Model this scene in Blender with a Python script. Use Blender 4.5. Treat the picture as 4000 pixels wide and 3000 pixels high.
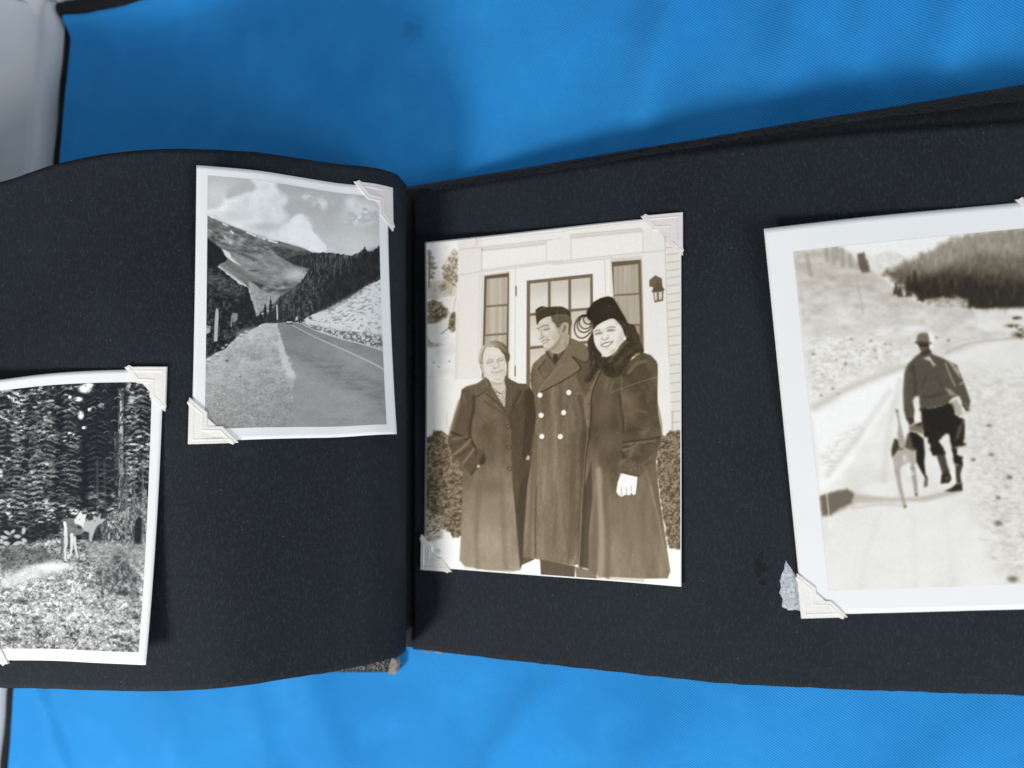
import bpy, math, random
import numpy as np
from mathutils import Vector

# ---------------------------------------------------------------- camera, world, lamp, exposure
scene = bpy.context.scene
for o in list(bpy.data.objects): bpy.data.objects.remove(o)
col = scene.collection

cam_data = bpy.data.cameras.new('camera')
camera = bpy.data.objects.new('camera', cam_data); col.objects.link(camera)
camera.location = (.1302, 0, .3166)
camera.rotation_euler = (0, math.radians(15.642), 0)
cam_data.sensor_fit = 'HORIZONTAL'; cam_data.sensor_width = 36; cam_data.lens = 29.95
cam_data.clip_start = .01; cam_data.clip_end = 20
cam_data.dof.use_dof = True; cam_data.dof.focus_distance = .292; cam_data.dof.aperture_fstop = 7.0
scene.camera = camera

world = bpy.data.worlds.new('World'); scene.world = world; world.use_nodes = True
bg = world.node_tree.nodes['Background']
bg.inputs[0].default_value = (.80, .90, 1.0, 1); bg.inputs[1].default_value = .42

lamp_data = bpy.data.lights.new('lamp', 'AREA'); lamp_data.shape = 'DISK'; lamp_data.size = .17
lamp_data.energy = 4.7; lamp_data.color = (1.0, .975, .94)
lamp = bpy.data.objects.new('lamp', lamp_data); col.objects.link(lamp)
lamp.location = (-.30, -.45, .50)
lamp.rotation_euler = (Vector((.04, -.02, 0)) - Vector(lamp.location)).to_track_quat('-Z', 'Y').to_euler()

fill_data = bpy.data.lights.new('soft_lamp', 'AREA'); fill_data.shape = 'DISK'; fill_data.size = .40
fill_data.energy = 5.4; fill_data.color = (.93, .97, 1.0)
fill = bpy.data.objects.new('soft_lamp', fill_data); col.objects.link(fill)
fill.location = (.86, -.42, .46)
fill.rotation_euler = (Vector((.02, -.02, 0)) - Vector(fill.location)).to_track_quat('-Z', 'Y').to_euler()

vs = scene.view_settings
vs.view_transform = 'Standard'; vs.look = 'None'; vs.exposure = 0; vs.gamma = 1; vs.use_curve_mapping = False

# ---------------------------------------------------------------- helpers
def tag(o, label=None, cat=None, group=None, kind=None):
    if label: o['label'] = label
    if cat: o['category'] = cat
    if group: o['group'] = group
    if kind: o['kind'] = kind
    return o
def mesh_obj(name, verts, faces, mat, parent=None, smooth=False):
    me = bpy.data.meshes.new(name)
    me.from_pydata([tuple(map(float, v)) for v in verts], [], faces)
    if smooth: me.polygons.foreach_set('use_smooth', [True] * len(me.polygons))
    me.materials.append(mat); me.update()
    o = bpy.data.objects.new(name, me); col.objects.link(o)
    if parent: o.parent = parent
    return o
def grid_obj(name, P, mat, parent=None, thick=0, smooth=True):
    """P: (n, m, 3) points -> one grid mesh, given thickness below the surface."""
    n, m = P.shape[:2]
    me = bpy.data.meshes.new(name)
    i = (np.arange(n - 1)[:, None] * m + np.arange(m - 1)[None, :]).ravel()
    F = np.stack([i, i + m, i + m + 1, i + 1], 1)
    e1 = P[1, 0] - P[0, 0]; e2 = P[0, 1] - P[0, 0]
    if np.cross(P[n // 2 + 1, m // 2] - P[n // 2, m // 2], P[n // 2, m // 2 + 1] - P[n // 2, m // 2])[2] < 0: F = F[:, ::-1]
    V = P.reshape(-1, 3)
    me.vertices.add(len(V)); me.vertices.foreach_set('co', V.astype(np.float32).ravel())
    me.loops.add(F.size); me.loops.foreach_set('vertex_index', F.astype(np.int32).ravel())
    me.polygons.add(len(F)); me.polygons.foreach_set('loop_start', (np.arange(len(F)) * 4).astype(np.int32))
    me.polygons.foreach_set('use_smooth', np.full(len(F), smooth))
    me.update(calc_edges=True); me.validate()
    me.materials.append(mat)
    o = bpy.data.objects.new(name, me); col.objects.link(o)
    if parent: o.parent = parent
    if thick:
        s = o.modifiers.new('thickness', 'SOLIDIFY'); s.thickness = thick; s.offset = -1; s.use_even_offset = False
    return o

class NT:
    def __init__(s, name):
        s.m = bpy.data.materials.new(name); s.m.use_nodes = True
        s.t = s.m.node_tree; s.b = s.t.nodes['Principled BSDF']
    def n(s, ty, **kw):
        nd = s.t.nodes.new(ty)
        for k, v in kw.items():
            if hasattr(nd, k) and k not in ('Scale',): setattr(nd, k, v)
            else: nd.inputs[k].default_value = v
        return nd
    def l(s, a, b): s.t.links.new(a, b)
    def noise(s, scale, detail=3, rough=.55, vec=None, stretch=None):
        nd = s.n('ShaderNodeTexNoise'); nd.inputs['Scale'].default_value = scale; nd.inputs['Detail'].default_value = detail; nd.inputs['Roughness'].default_value = rough
        tc = s.n('ShaderNodeTexCoord'); src = tc.outputs['Object']
        if stretch:
            mp = s.n('ShaderNodeMapping'); mp.inputs['Scale'].default_value = stretch[:3]
            if len(stretch) > 3: mp.inputs['Rotation'].default_value = (0, 0, stretch[3])
            s.l(src, mp.inputs[0]); src = mp.outputs[0]
        s.l(src, nd.inputs['Vector']); return nd.outputs['Fac']
    def ramp(s, fac, stops):
        r = s.n('ShaderNodeValToRGB'); e = r.color_ramp.elements
        while len(e) < len(stops): e.new(.5)
        for k, (p, c) in enumerate(stops): e[k].position = p; e[k].color = (*c, 1) if len(c) == 3 else c
        s.l(fac, r.inputs[0]); return r.outputs[0]
    def mix(s, a, b, fac, mode='MIX'):
        m = s.n('ShaderNodeMix', data_type='RGBA', blend_type=mode)
        for v, i in ((fac, 0), (a, 6), (b, 7)):
            if isinstance(v, (int, float)): m.inputs[i].default_value = v
            elif isinstance(v, tuple): m.inputs[i].default_value = (*v, 1)
            else: s.l(v, m.inputs[i])
        return m.outputs[2]
    def bump(s, h, strength, dist, prev=None):
        b = s.n('ShaderNodeBump'); b.inputs['Strength'].default_value = strength; b.inputs['Distance'].default_value = dist
        s.l(h, b.inputs['Height'])
        if prev: s.l(prev, b.inputs['Normal'])
        return b.outputs[0]
    def out(s, color=None, rough=.6, normal=None, spec=.5, sheen=0):
        if color is not None:
            if isinstance(color, tuple): s.b.inputs['Base Color'].default_value = (*color, 1)
            else: s.l(color, s.b.inputs['Base Color'])
        if isinstance(rough, (int, float)): s.b.inputs['Roughness'].default_value = rough
        else: s.l(rough, s.b.inputs['Roughness'])
        s.b.inputs['Specular IOR Level'].default_value = spec
        if sheen: s.b.inputs['Sheen Weight'].default_value = sheen
        if normal: s.l(normal, s.b.inputs['Normal'])
        return s.m

# ---------------------------------------------------------------- materials
def black_paper(name, base=(.0092, .0120, .0158), stain=None):
    k = NT(name)
    big = k.noise(14, 4); fine = k.noise(1700, 3, .7); fib = k.noise(1500, 2, .6, stretch=(1, .4, 1, .5))
    c = k.mix(tuple(x * .62 for x in base), tuple(x * 1.45 for x in base), k.ramp(big, [(.3, (0, 0, 0)), (.7, (1, 1, 1))]))
    scuff = k.ramp(k.noise(55, 6, .75, stretch=(1, 3, 1, .3)), [(.58, (0, 0, 0)), (.74, (.5, .5, .5))])
    c = k.mix(c, tuple(x * 2.1 for x in base), scuff)
    c = k.mix(c, tuple(x * 2.8 for x in base), k.ramp(fib, [(.50, (0, 0, 0)), (.78, (.8, .8, .8))]))
    speck = k.ramp(k.noise(900, 1, .4), [(.79, (0, 0, 0)), (.83, (1, 1, 1))])
    c = k.mix(c, (.085, .085, .083), speck)
    if stain:                                                       # glue mark with a ragged outline
        g = k.n('ShaderNodeNewGeometry'); mp = k.n('ShaderNodeMapping'); mp.inputs['Location'].default_value = (-stain[0] / stain[2], -stain[1] / stain[3], 0)
        mp.inputs['Scale'].default_value = (1 / stain[2], 1 / stain[3], 0); k.l(g.outputs['Position'], mp.inputs[0])
        ln = k.n('ShaderNodeVectorMath', operation='LENGTH'); k.l(mp.outputs[0], ln.inputs[0])
        ma = k.n('ShaderNodeMath', operation='MULTIPLY_ADD'); ma.inputs[1].default_value = 1.6; k.l(k.noise(260, 4, .7), ma.inputs[0]); k.l(ln.outputs['Value'], ma.inputs[2])
        c = k.mix(c, (.006, .0065, .007), k.ramp(ma.outputs[0], [(.95, (.9,) * 3), (1.25, (0, 0, 0))]))
    n = k.bump(fine, .5, .0004); n = k.bump(fib, .35, .0003, n)
    return k.out(c, k.ramp(big, [(.3, (.72,) * 3), (.7, (.86,) * 3)]), n, .22)
M_page = black_paper('black_page_paper')
M_page_stained = black_paper('black_page_paper_stained', stain=(.1335, -.060, .0085, .022))
M_page2 = black_paper('black_page_paper_under', (.011, .0125, .014))
k = NT('black_leatherette')
vo = k.n('ShaderNodeTexVoronoi'); vo.inputs['Scale'].default_value = 900
tc = k.n('ShaderNodeTexCoord'); k.l(tc.outputs['Object'], vo.inputs['Vector'])
scr = k.ramp(k.noise(90, 5, .7, stretch=(1, 4, 1)), [(.56, (0, 0, 0)), (.72, (.7, .7, .7))])
M_cover = k.out(k.mix((.016, .017, .018), (.075, .08, .085), scr), .42, k.bump(vo.outputs['Distance'], .8, .0005), .45)
k = NT('worn_board')
M_board = k.out(k.mix((.16, .135, .11), (.34, .30, .26), k.noise(400, 4)), .9, k.bump(k.noise(900, 4), .8, .0006))
k = NT('black_edging')
M_edging = k.out(k.mix((.006, .007, .008), (.016, .017, .019), k.noise(120, 4)), .8, k.bump(k.noise(600, 3), .5, .0006), .12)

k = NT('blue_twill_cloth')
tc = k.n('ShaderNodeTexCoord'); mp = k.n('ShaderNodeMapping'); mp.inputs['Rotation'].default_value = (0, 0, math.radians(-57))
k.l(tc.outputs['Object'], mp.inputs[0])
wv = k.n('ShaderNodeTexWave'); wv.inputs['Scale'].default_value = 390; wv.inputs['Distortion'].default_value = .6; wv.inputs['Detail'].default_value = 1; wv.inputs['Detail Scale'].default_value = 30
k.l(mp.outputs[0], wv.inputs['Vector'])
blot = k.noise(9, 4); mott = k.noise(60, 3)
c = k.mix((.015, .225, .575), (.026, .305, .715), k.ramp(blot, [(.3, (0, 0, 0)), (.7, (1, 1, 1))]))
c = k.mix(c, (.009, .160, .49), k.ramp(wv.outputs['Fac'], [(.0, (.65,) * 3), (.6, (0, 0, 0))]))
c = k.mix(c, (.034, .325, .76), k.ramp(mott, [(.5, (0, 0, 0)), (.8, (.35,) * 3)]))
# two small soiled spots on the cloth
geo = k.n('ShaderNodeNewGeometry')
for (sx, sy, rr, dark) in ((.0005, .1415, .0075, (.02, .10, .25)), (-.0305, -.1602, .0042, (.05, .17, .30))):
    d = k.n('ShaderNodeVectorMath', operation='DISTANCE'); d.inputs[1].default_value = (sx, sy, 0); k.l(geo.outputs['Position'], d.inputs[0])
    md = k.n('ShaderNodeMath', operation='DIVIDE'); md.inputs[1].default_value = rr; k.l(d.outputs['Value'], md.inputs[0])
    ad = k.n('ShaderNodeMath', operation='ADD'); k.l(md.outputs[0], ad.inputs[0])
    nz = k.n('ShaderNodeMath', operation='MULTIPLY_ADD'); nz.inputs[1].default_value = 1.2; nz.inputs[2].default_value = -.6; k.l(k.noise(320, 3), nz.inputs[0]); k.l(nz.outputs[0], ad.inputs[1])
    c = k.mix(c, dark, k.ramp(ad.outputs[0], [(.15, (.40,) * 3), (.95, (0, 0, 0))]))
n = k.bump(wv.outputs['Fac'], .4, .0004); n = k.bump(k.noise(26, 4), .25, .004, n)
M_cloth = k.out(c, .8, n, .15, sheen=.08)

k = NT('white_panel_fabric')
M_white = k.out(k.mix((.50, .53, .59), (.60, .625, .67), k.noise(12, 4)), .6, k.bump(k.noise(60, 3), .15, .001))
k = NT('print_paper')
M_print = k.out(k.mix((.755, .75, .745), (.81, .805, .80), k.noise(40, 4)), .42, k.bump(k.noise(120, 3), .05, .0005), .22)
def picture_mat(name):
    k = NT(name)
    at = k.n('ShaderNodeAttribute', attribute_name='tone'); 
    return k.out(at.outputs['Color'], .38, k.bump(k.noise(120, 3), .05, .0005), .2)
def mount_mat(name, base):
    k = NT(name)
    c = k.mix(tuple(x * .88 for x in base), tuple(min(.9, x * 1.06) for x in base), k.noise(260, 4))
    c = k.mix(c, tuple(x * .62 for x in base), k.ramp(k.noise(600, 4, .7), [(.60, (0, 0, 0)), (.75, (.5,) * 3)]))
    return k.out(c, .5, k.bump(k.noise(900, 3), .3, .0003), .5)
M_mount_cream = mount_mat('cream_mount', (.80, .765, .715)); M_mount_pink = mount_mat('pinkish_mount', (.735, .67, .655))
k = NT('torn_paper_residue')
fz = k.noise(1100, 5, .75)
M_tear = k.out(k.ramp(fz, [(.28, (.20, .23, .27)), (.46, (.40, .43, .46)), (.66, (.70, .70, .68))]), .95, k.bump(k.noise(1500, 4, .7), .7, .0004))


# ---------------------------------------------------------------- bent sheets
def hermite(S,P,s):
    S=np.asarray(S);P=np.asarray(P);s=np.asarray(s,float)
    M=np.gradient(P,S,axis=0)
    i=np.clip(np.searchsorted(S,s)-1,0,len(S)-2)
    h=(S[i+1]-S[i]); u=(s-S[i])/h; u=u[...,None]; h=h[...,None]
    ext=(u<0)|(u>1); uc=np.clip(u,0,1)
    r=(2*uc**3-3*uc**2+1)*P[i]+(uc**3-2*uc**2+uc)*h*M[i]+(-2*uc**3+3*uc**2)*P[i+1]+(uc**3-uc**2)*h*M[i+1]
    d=np.where(u<0,(u)*h*M[i],np.where(u>1,(u-1)*h*M[i+1],0.))
    return r+d
class Sheet:
    """A bent sheet: rulings run from a top edge T to a bottom edge B; s is metres along it, t 0..1 down it."""
    def __init__(self,T,B):
        self.T=np.asarray(T,float);self.B=np.asarray(B,float)
        m=(self.T+self.B)/2
        self.S=np.r_[0,np.cumsum(np.linalg.norm(np.diff(m,axis=0),axis=1))]
        self.L=self.S[-1]
        self.up=1. if self.T[-1,0]>self.T[0,0] else -1.
    def at(self,s,t):
        t=np.asarray(t,float)[...,None]
        return hermite(self.S,self.T,s)*(1-t)+hermite(self.S,self.B,s)*t
    def normal(self,s,t):
        e=1e-4
        a=self.at(s+e,t)-self.at(s-e,t); b=self.at(s,t+e)-self.at(s,t-e)
        n=np.cross(b,a); n*=self.up/np.linalg.norm(n,axis=-1,keepdims=True)
        return n
RX=[(.0029,.0743,-.1037,.0059),(.0454,.0759,-.1021,.0138),(.0844,.0775,-.1005,.0205),(.1210,.0785,-.0995,.0250),(.1624,.0802,-.0978,.0246),(.2119,.0814,-.0966,.0194),(.2450,.0822,-.0958,.0165),(.2740,.0830,-.0950,.0150)]
LX=[(0.0005, 0.0748, -0.103, 0.0075, 0.0075),(0.003, 0.076, -0.102, 0.013, 0.013),(0.0041, 0.0766, -0.1014, 0.0189, 0.0189),(0.0045, 0.0774, -0.1006, 0.0255, 0.0255),(0.0016, 0.0777, -0.1003, 0.0326, 0.0326),(-0.0106, 0.0773, -0.1007, 0.0463, 0.0463),(-0.0201, 0.0775, -0.1005, 0.056, 0.056),(-0.0293, 0.0776, -0.1004, 0.065, 0.065),(-0.0387, 0.0774, -0.1006, 0.0714, 0.0714),(-0.0487, 0.0773, -0.1007, 0.076, 0.076),(-0.072, 0.0765, -0.1015, 0.0806, 0.0806),(-0.0948, 0.0748, -0.1032, 0.0803, 0.0803),(-0.1244, 0.0711, -0.1069, 0.0763, 0.0763),(-0.15, 0.068, -0.11, 0.079, 0.07),(-0.183, 0.065, -0.1135, 0.093, 0.062),(-0.214, 0.062, -0.1165, 0.112, 0.056)]  # last points: unseen page end, top edge raised to lengthen its shadow
def sheet(P): return Sheet([(p[0],p[1],p[3]) for p in P],[(p[0],p[2],p[-1]) for p in P])

# ---------------------------------------------------------------- the printed pictures (flat print, drawn tone by tone)
_rng = np.random.RandomState(7)
_TAB = _rng.rand(512, 512)
def vnoise(x, y, seed=0):
    x = x + seed * 37.17; y = y + seed * 91.73
    xi = np.floor(x).astype(int); yi = np.floor(y).astype(int)
    fx = x - xi; fy = y - yi
    fx = fx * fx * (3 - 2 * fx); fy = fy * fy * (3 - 2 * fy)
    a = _TAB[xi & 511, yi & 511]; b = _TAB[(xi + 1) & 511, yi & 511]
    c = _TAB[xi & 511, (yi + 1) & 511]; d = _TAB[(xi + 1) & 511, (yi + 1) & 511]
    return (a * (1 - fx) + b * fx) * (1 - fy) + (c * (1 - fx) + d * fx) * fy
def fbm(x, y, seed=0, oct=4):
    r = 0; w = .5; t = 0
    for k in range(oct):
        r = r + w * vnoise(x * 2 ** k, y * 2 ** k, seed + k * 5); t += w; w *= .55
    return r / t
def sstep(e0, e1, x):
    t = np.clip((x - e0) / (e1 - e0), 0, 1)
    return t * t * (3 - 2 * t)
def smooth_loop(p, n=5, closed=True):
    p = np.asarray(p, float); m = len(p); out = []
    for i in range(m if closed else m - 1):
        if closed: a, b, c, d = p[i - 1], p[i], p[(i + 1) % m], p[(i + 2) % m]
        else: a, b, c, d = p[max(i - 1, 0)], p[i], p[i + 1], p[min(i + 2, m - 1)]
        for k in range(n):
            t = k / n
            out.append(.5 * (2 * b + (c - a) * t + (2 * a - 5 * b + 4 * c - d) * t * t + (3 * b - a - 3 * c + d) * t ** 3))
    if not closed: out.append(p[-1])
    return np.array(out)
FR = {'P3': (1600, 800, 1.0911), 'A': (1840, 1310, 5.927), 'B': (2060, 1180, 5.927), 'C': (2230, 1140, 4.609),
      'D': (1640, 840, 2.9625), 'E': (2160, 830, 2.911), 'G': (1640, 1400, 2.764), 'H': (2160, 1400, 2.765), 'I': (1640, 1900, 2.0868),
      'P2': (700, 600, 1.4305), 'a': (740, 640, 3.3175), 'b': (1140, 680, 3.319), 'c': (740, 1080, 3.95), 'd': (1100, 1080, 3.95),
      'P1': (0, 1380, 1.2386), 'e': (0, 1420, 2.8606), 'f': (0, 1920, 2.3697),
      'P4': (2900, 750, .97545), 'g': (3440, 1250, 2.1548), 'h': (2960, 780, 2.1269)}
class Canvas:
    """Monochrome tones at the drawing points x, y (drawing units)."""
    def __init__(s, x, y):
        s.x = x; s.y = y; s.v = np.full(x.shape, .9)
    def pts(s, f, p):
        o = FR[f]; return np.asarray(p, float) / o[2] + np.array([o[0], o[1]])
    def mix(s, idx, m, v):
        s.v[idx] = s.v[idx] * (1 - m) + v * m
    def near(s, p, pad):
        x0, y0 = p.min(0) - pad; x1, y1 = p.max(0) + pad
        return np.nonzero((s.x > x0) & (s.x < x1) & (s.y > y0) & (s.y < y1))[0]
    def val(s, v, idx, tex):
        r = v(s.x[idx], s.y[idx]) if callable(v) else np.full(len(idx), float(v))
        if tex:
            sx, sy, amp = tex[:3]; sd = tex[3] if len(tex) > 3 else 1
            r = r + amp * 2 * (fbm(s.x[idx] / sx, s.y[idx] / sy, sd) - .5)
        return r
    def poly(s, f, p, v, soft=2.5, a=1., sm=False, tex=None, rag=None, mult=None):
        p = s.pts(f, p)
        if sm: p = smooth_loop(p)
        pad = soft * 1.5 + (rag[2] if rag else 0)
        idx = s.near(p, pad)
        if not len(idx): return
        X = s.x[idx]; Y = s.y[idx]
        if rag:
            X = X + rag[2] * 2 * (fbm(s.x[idx] / rag[0], s.y[idx] / rag[1], 3) - .5)
            Y = Y + rag[2] * 2 * (fbm(s.x[idx] / rag[0], s.y[idx] / rag[1], 8) - .5)
        ins = np.zeros(len(idx), bool); d2 = np.full(len(idx), 1e9)
        q = np.roll(p, -1, 0)
        for (x0, y0), (x1, y1) in zip(p, q):
            c = (y0 > Y) != (y1 > Y)
            if y1 != y0: ins ^= c & (X < (x1 - x0) * (Y - y0) / (y1 - y0) + x0)
            dx, dy = x1 - x0, y1 - y0; L = dx * dx + dy * dy + 1e-9
            t = np.clip(((X - x0) * dx + (Y - y0) * dy) / L, 0, 1)
            np.minimum(d2, (X - x0 - t * dx) ** 2 + (Y - y0 - t * dy) ** 2, out=d2)
        d = np.sqrt(d2) * np.where(ins, 1, -1)
        m = sstep(-soft, soft, d) * a
        if mult is not None: m = m * mult(s.x[idx], s.y[idx])
        s.mix(idx, m, s.val(v, idx, tex))
    def line(s, f, p, v, w, soft=1.5, a=1., sm=True, w2=None):
        o = FR[f]; p = s.pts(f, p); w = w / o[2]; w2 = w if w2 is None else w2 / o[2]
        if sm and len(p) > 2: p = smooth_loop(p, 5, False)
        idx = s.near(p, max(w, w2) + soft * 2)
        if not len(idx): return
        X = s.x[idx]; Y = s.y[idx]; best = np.full(len(idx), -1e9); n = len(p) - 1
        for k in range(n):
            (x0, y0), (x1, y1) = p[k], p[k + 1]
            dx, dy = x1 - x0, y1 - y0; L = dx * dx + dy * dy + 1e-9
            t = np.clip(((X - x0) * dx + (Y - y0) * dy) / L, 0, 1)
            hw = (w + (w2 - w) * (k + t) / n) / 2
            np.maximum(best, hw - np.hypot(X - x0 - t * dx, Y - y0 - t * dy), out=best)
        s.mix(idx, sstep(-soft, soft, best) * a, s.val(v, idx, None))
    def blob(s, f, c, rx, ry, v, a=1., rot=0., hard=0., mult=None):
        o = FR[f]; c = s.pts(f, c); rx /= o[2]; ry /= o[2]
        R = max(rx, ry) * 1.6
        idx = np.nonzero((abs(s.x - c[0]) < R) & (abs(s.y - c[1]) < R))[0]
        if not len(idx): return
        X = s.x[idx] - c[0]; Y = s.y[idx] - c[1]; cr, sr = np.cos(rot), np.sin(rot)
        d = np.hypot((X * cr + Y * sr) / rx, (-X * sr + Y * cr) / ry)
        m = (1 - sstep(hard, 1.0 + .35 * (1 - hard), d)) * a
        if mult is not None: m = m * mult(s.x[idx], s.y[idx])
        s.mix(idx, m, s.val(v, idx, None))
    def ring(s, f, c, rx, ry, v, w, rot=0., a0=0, a1=6.283, soft=1.5, a=1.):
        n = 22; th = np.linspace(a0, a1, n); cr, sr = np.cos(rot), np.sin(rot)
        p = [(c[0] + rx * np.cos(t) * cr - ry * np.sin(t) * sr, c[1] + rx * np.cos(t) * sr + ry * np.sin(t) * cr) for t in th]
        s.line(f, p, v, w, soft, a, sm=False)
    def leaf(s, f, p, lo, hi, sx, sy, seed, t0=.42, t1=.62, soft=3, a=1., sm=False, rag=None, cut=None):
        def v(x, y):
            n = .62 * fbm(x / sx, y / sy, seed, 4) + .38 * fbm(x / (sx * .38), y / (sy * .38), seed + 3, 3); return lo + (hi - lo) * (.75 * sstep(t0 - .10, t1 + .10, n) + .25 * sstep(t0, t1, n))
        mult = None
        if cut: mult = lambda x, y: sstep(cut - .06, cut + .06, fbm(x / (sx * 2), y / (sy * 2), seed + 11, 4))
        s.poly(f, p, v, soft, a, sm, None, rag, mult)
    def grain(s, amp, sc=5.):
        s.v = s.v + amp * 2 * (fbm(s.x / sc, s.y / sc, 77, 3) - .5)

def paint_group(c):
    """Three people in winter coats before a white front door, sepia."""
    P = c.poly; Ln = c.line; Bl = c.blob
    c.v[:] = .925
    # snowy hillside at the left
    P('D', [(60, 300), (440, 270), (440, 1000), (415, 1300), (410, 1900), (60, 1900)], .925, tex=(60, 40, .05))
    P('D', [(85, 770), (430, 740), (428, 950), (85, 960)], .8, 8, tex=(20, 12, .1), rag=(30, 20, 10))
    for k, (y, w) in enumerate([(440, 18), (500, 42), (560, 60), (610, 78), (670, 52), (720, 40)]):
        c.leaf('D', [(92, y - 34), (110, y - 40), (118 + w * 1.2, y - 6), (112 + w, y + 18), (92, y + 22)], .5, .86, 7, 4, 3 + k, soft=4, rag=(9, 6, 5))
    Ln('D', [(115, 420), (112, 640), (105, 830)], .55, 16, 2)
    c.leaf('D', [(345, 470), (400, 390), (440, 430), (440, 780), (400, 820), (330, 760), (270, 740), (265, 600), (300, 560)], .5, .9, 9, 8, 12, soft=5, rag=(14, 10, 9))
    for p in ([(420, 430), (330, 700), (240, 900)], [(400, 560), (330, 760), (270, 880)], [(290, 580), (270, 820)], [(390, 640), (360, 900)], [(340, 720), (335, 900)]):
        Ln('D', p, .6, 11, 3, .7)
    c.leaf('D', [(220, 830), (300, 780), (320, 860), (240, 870)], .45, .7, 8, 5, 15, soft=5)
    Ln('D', [(420, 950), (400, 1050), (395, 1130)], .65, 8, 2, .7)
    c.leaf('D', [(90, 1010), (150, 975), (230, 1010), (270, 1030), (330, 1110), (320, 1190), (240, 1230), (160, 1250), (90, 1255)], .36, .68, 9, 7, 17, soft=6, rag=(14, 9, 8))
    c.leaf('D', [(330, 1240), (370, 1130), (418, 1120), (418, 1330), (370, 1360), (330, 1310)], .36, .66, 8, 7, 19, soft=5, rag=(10, 8, 6))
    Ln('D', [(325, 1315), (250, 1375)], .5, 9, 1.5)
    c.leaf('D', [(85, 1400), (130, 1470), (270, 1500), (180, 1530), (85, 1525)], .6, .85, 12, 6, 21, soft=8)
    for x, y in ((150, 45), (205, 92), (320, 30)): Bl('G', (x, y), 11, 14, .5, .8)
    Ln('G', [(300, 590), (290, 680), (320, 760)], .75, 7, 2, .7)
    # house front
    P('D', [(445, 285), (720, 255), (720, 1900), (410, 1900), (415, 1300), (445, 1000)], .895, 3)
    P('D', [(440, 1000), (460, 1000), (430, 1900), (408, 1900)], .85, 8, .6)
    def L(f, p, v=.74, w=8, a=.75): Ln(f, p, v, w, 2, a, sm=False)
    L('D', [(470, 402), (720, 372), (1460, 292), (1640, 268)], .76, 10); L('E', [(205, 255), (1010, 182)], .76, 10)
    L('D', [(660, 300), (1100, 246), (1659, 190)], .84, 12, .6); L('E', [(120, 205), (1110, 92)], .82, 14, .6)
    L('D', [(730, 410), (1445, 335)], .8, 16, .7); L('E', [(210, 290), (1000, 215)], .8, 18, .7)
    for q in ([(735, 395), (1450, 318)],): Ln('D', q, .80, 34, 9, .55, sm=False)
    Ln('E', [(210, 272), (1000, 198)], .80, 36, 9, .55, sm=False); Ln('D', [(730, 640), (1640, 520)], .85, 30, 8, .5, sm=False); Ln('E', [(0, 575), (1020, 470)], .85, 30, 8, .5, sm=False)
    L('D', [(655, 262), (655, 352)], .72, 8); L('D', [(718, 380), (716, 650)], .74, 9); Bl('D', (726, 398), 8, 14, .45, .8)
    L('D', [(445, 690), (550, 685), (720, 650)], .76, 9)
    L('D', [(722, 640), (1440, 545), (1640, 528)], .79, 9); L('D', [(730, 660), (1100, 612), (1659, 535)], .82, 14)
    L('E', [(0, 562), (205, 540), (1020, 452)], .78, 9); L('E', [(0, 590), (660, 520)], .82, 14)
    L('D', [(1465, 300), (1465, 545)], .78, 8); L('E', [(205, 280), (207, 540)], .72, 8); P('E', [(0, 295), (205, 280), (205, 538), (0, 558)], .915, 2, .6)
    P('E', [(1020, 190), (1275, 170), (1278, 430), (1025, 455)], .905, 2); L('E', [(1022, 200), (1026, 470)], .78, 8)
    L('E', [(1025, 457), (1275, 432)], .74, 9); Bl('E', (1240, 480), 40, 45, .8, .5)
    P('E', [(1022, 462), (1275, 440), (1320, 1700), (1045, 1700)], .905, 2); L('E', [(1275, 180), (1278, 440), (1300, 1100), (1322, 1700)], .72, 10)
    L('E', [(1008, 500), (1030, 1500)], .82, 22, .7)
    P('E', [(1290, 250), (1440, 230), (1460, 1700), (1325, 1700)], .88, 2)
    for y in (395, 475, 565, 655, 740, 830, 925, 1020, 1110, 1205, 1300, 1405, 1510, 1615):
        dx = (y - 395) * .03
        L('E', [(1285 + dx, y + 8), (1450 + dx * .3, y - 14)], .72, 10, .8)
    P('H', [(1262, 0), (1385, 0), (1385, 830), (1290, 820)], .87, 2)
    for y in (70, 165, 265, 365, 470, 575, 690, 790): L('H', [(1265 + y * .03, y + 4), (1382, y - 10)], .70, 9, .85)
    P('H', [(1285, 578), (1300, 576), (1300, 800), (1290, 800)], .72, 2, .8)
    L('H', [(1255, 0), (1265, 400), (1280, 800)], .74, 9)
    P('H', [(1128, 0), (1255, 0), (1280, 820), (1180, 830)], .91, 3)
    # left sidelight
    L('D', [(690, 680), (680, 1700)], .82, 8); L('D', [(725, 690), (712, 1700)], .78, 12, .8)
    P('D', [(738, 690), (1040, 645), (1035, 675), (745, 715)], .84, 3)
    P('D', [(747, 706), (1034, 668), (1028, 1500), (1024, 1890), (720, 1890), (730, 1480)], .40, 2)
    cur = lambda x, y: .75 + .05 * (vnoise(x / 7, y / 400, 5) - .5) * 2 + .02 * np.sin(x / 5)
    P('D', [(776, 742), (1015, 716), (1012, 1030), (768, 1050)], cur, 3)
    P('D', [(768, 1068), (1010, 1048), (1006, 1364), (760, 1384)], cur, 3)
    P('D', [(757, 1402), (1004, 1382), (1000, 1890), (735, 1890)], cur, 3)
    L('D', [(893, 725), (890, 1380)], .70, 8, .6)
    # door
    L('D', [(1108, 620), (1100, 1900)], .80, 9); L('D', [(1045, 650), (1040, 1900)], .83, 9)
    P('D', [(1106, 822), (1122, 820), (1122, 935), (1108, 938)], .42, 1.5); P('A', [(1010, 706), (1038, 704), (1036, 942), (1008, 945)], .42, 1.5)
    P('P3', [(500, 323), (781, 294), (784, 560), (784, 820), (497, 820)], .46, 1.5)
    rows = [(335, 461), (473, 602), (615, 742), (753, 815)]
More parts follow.
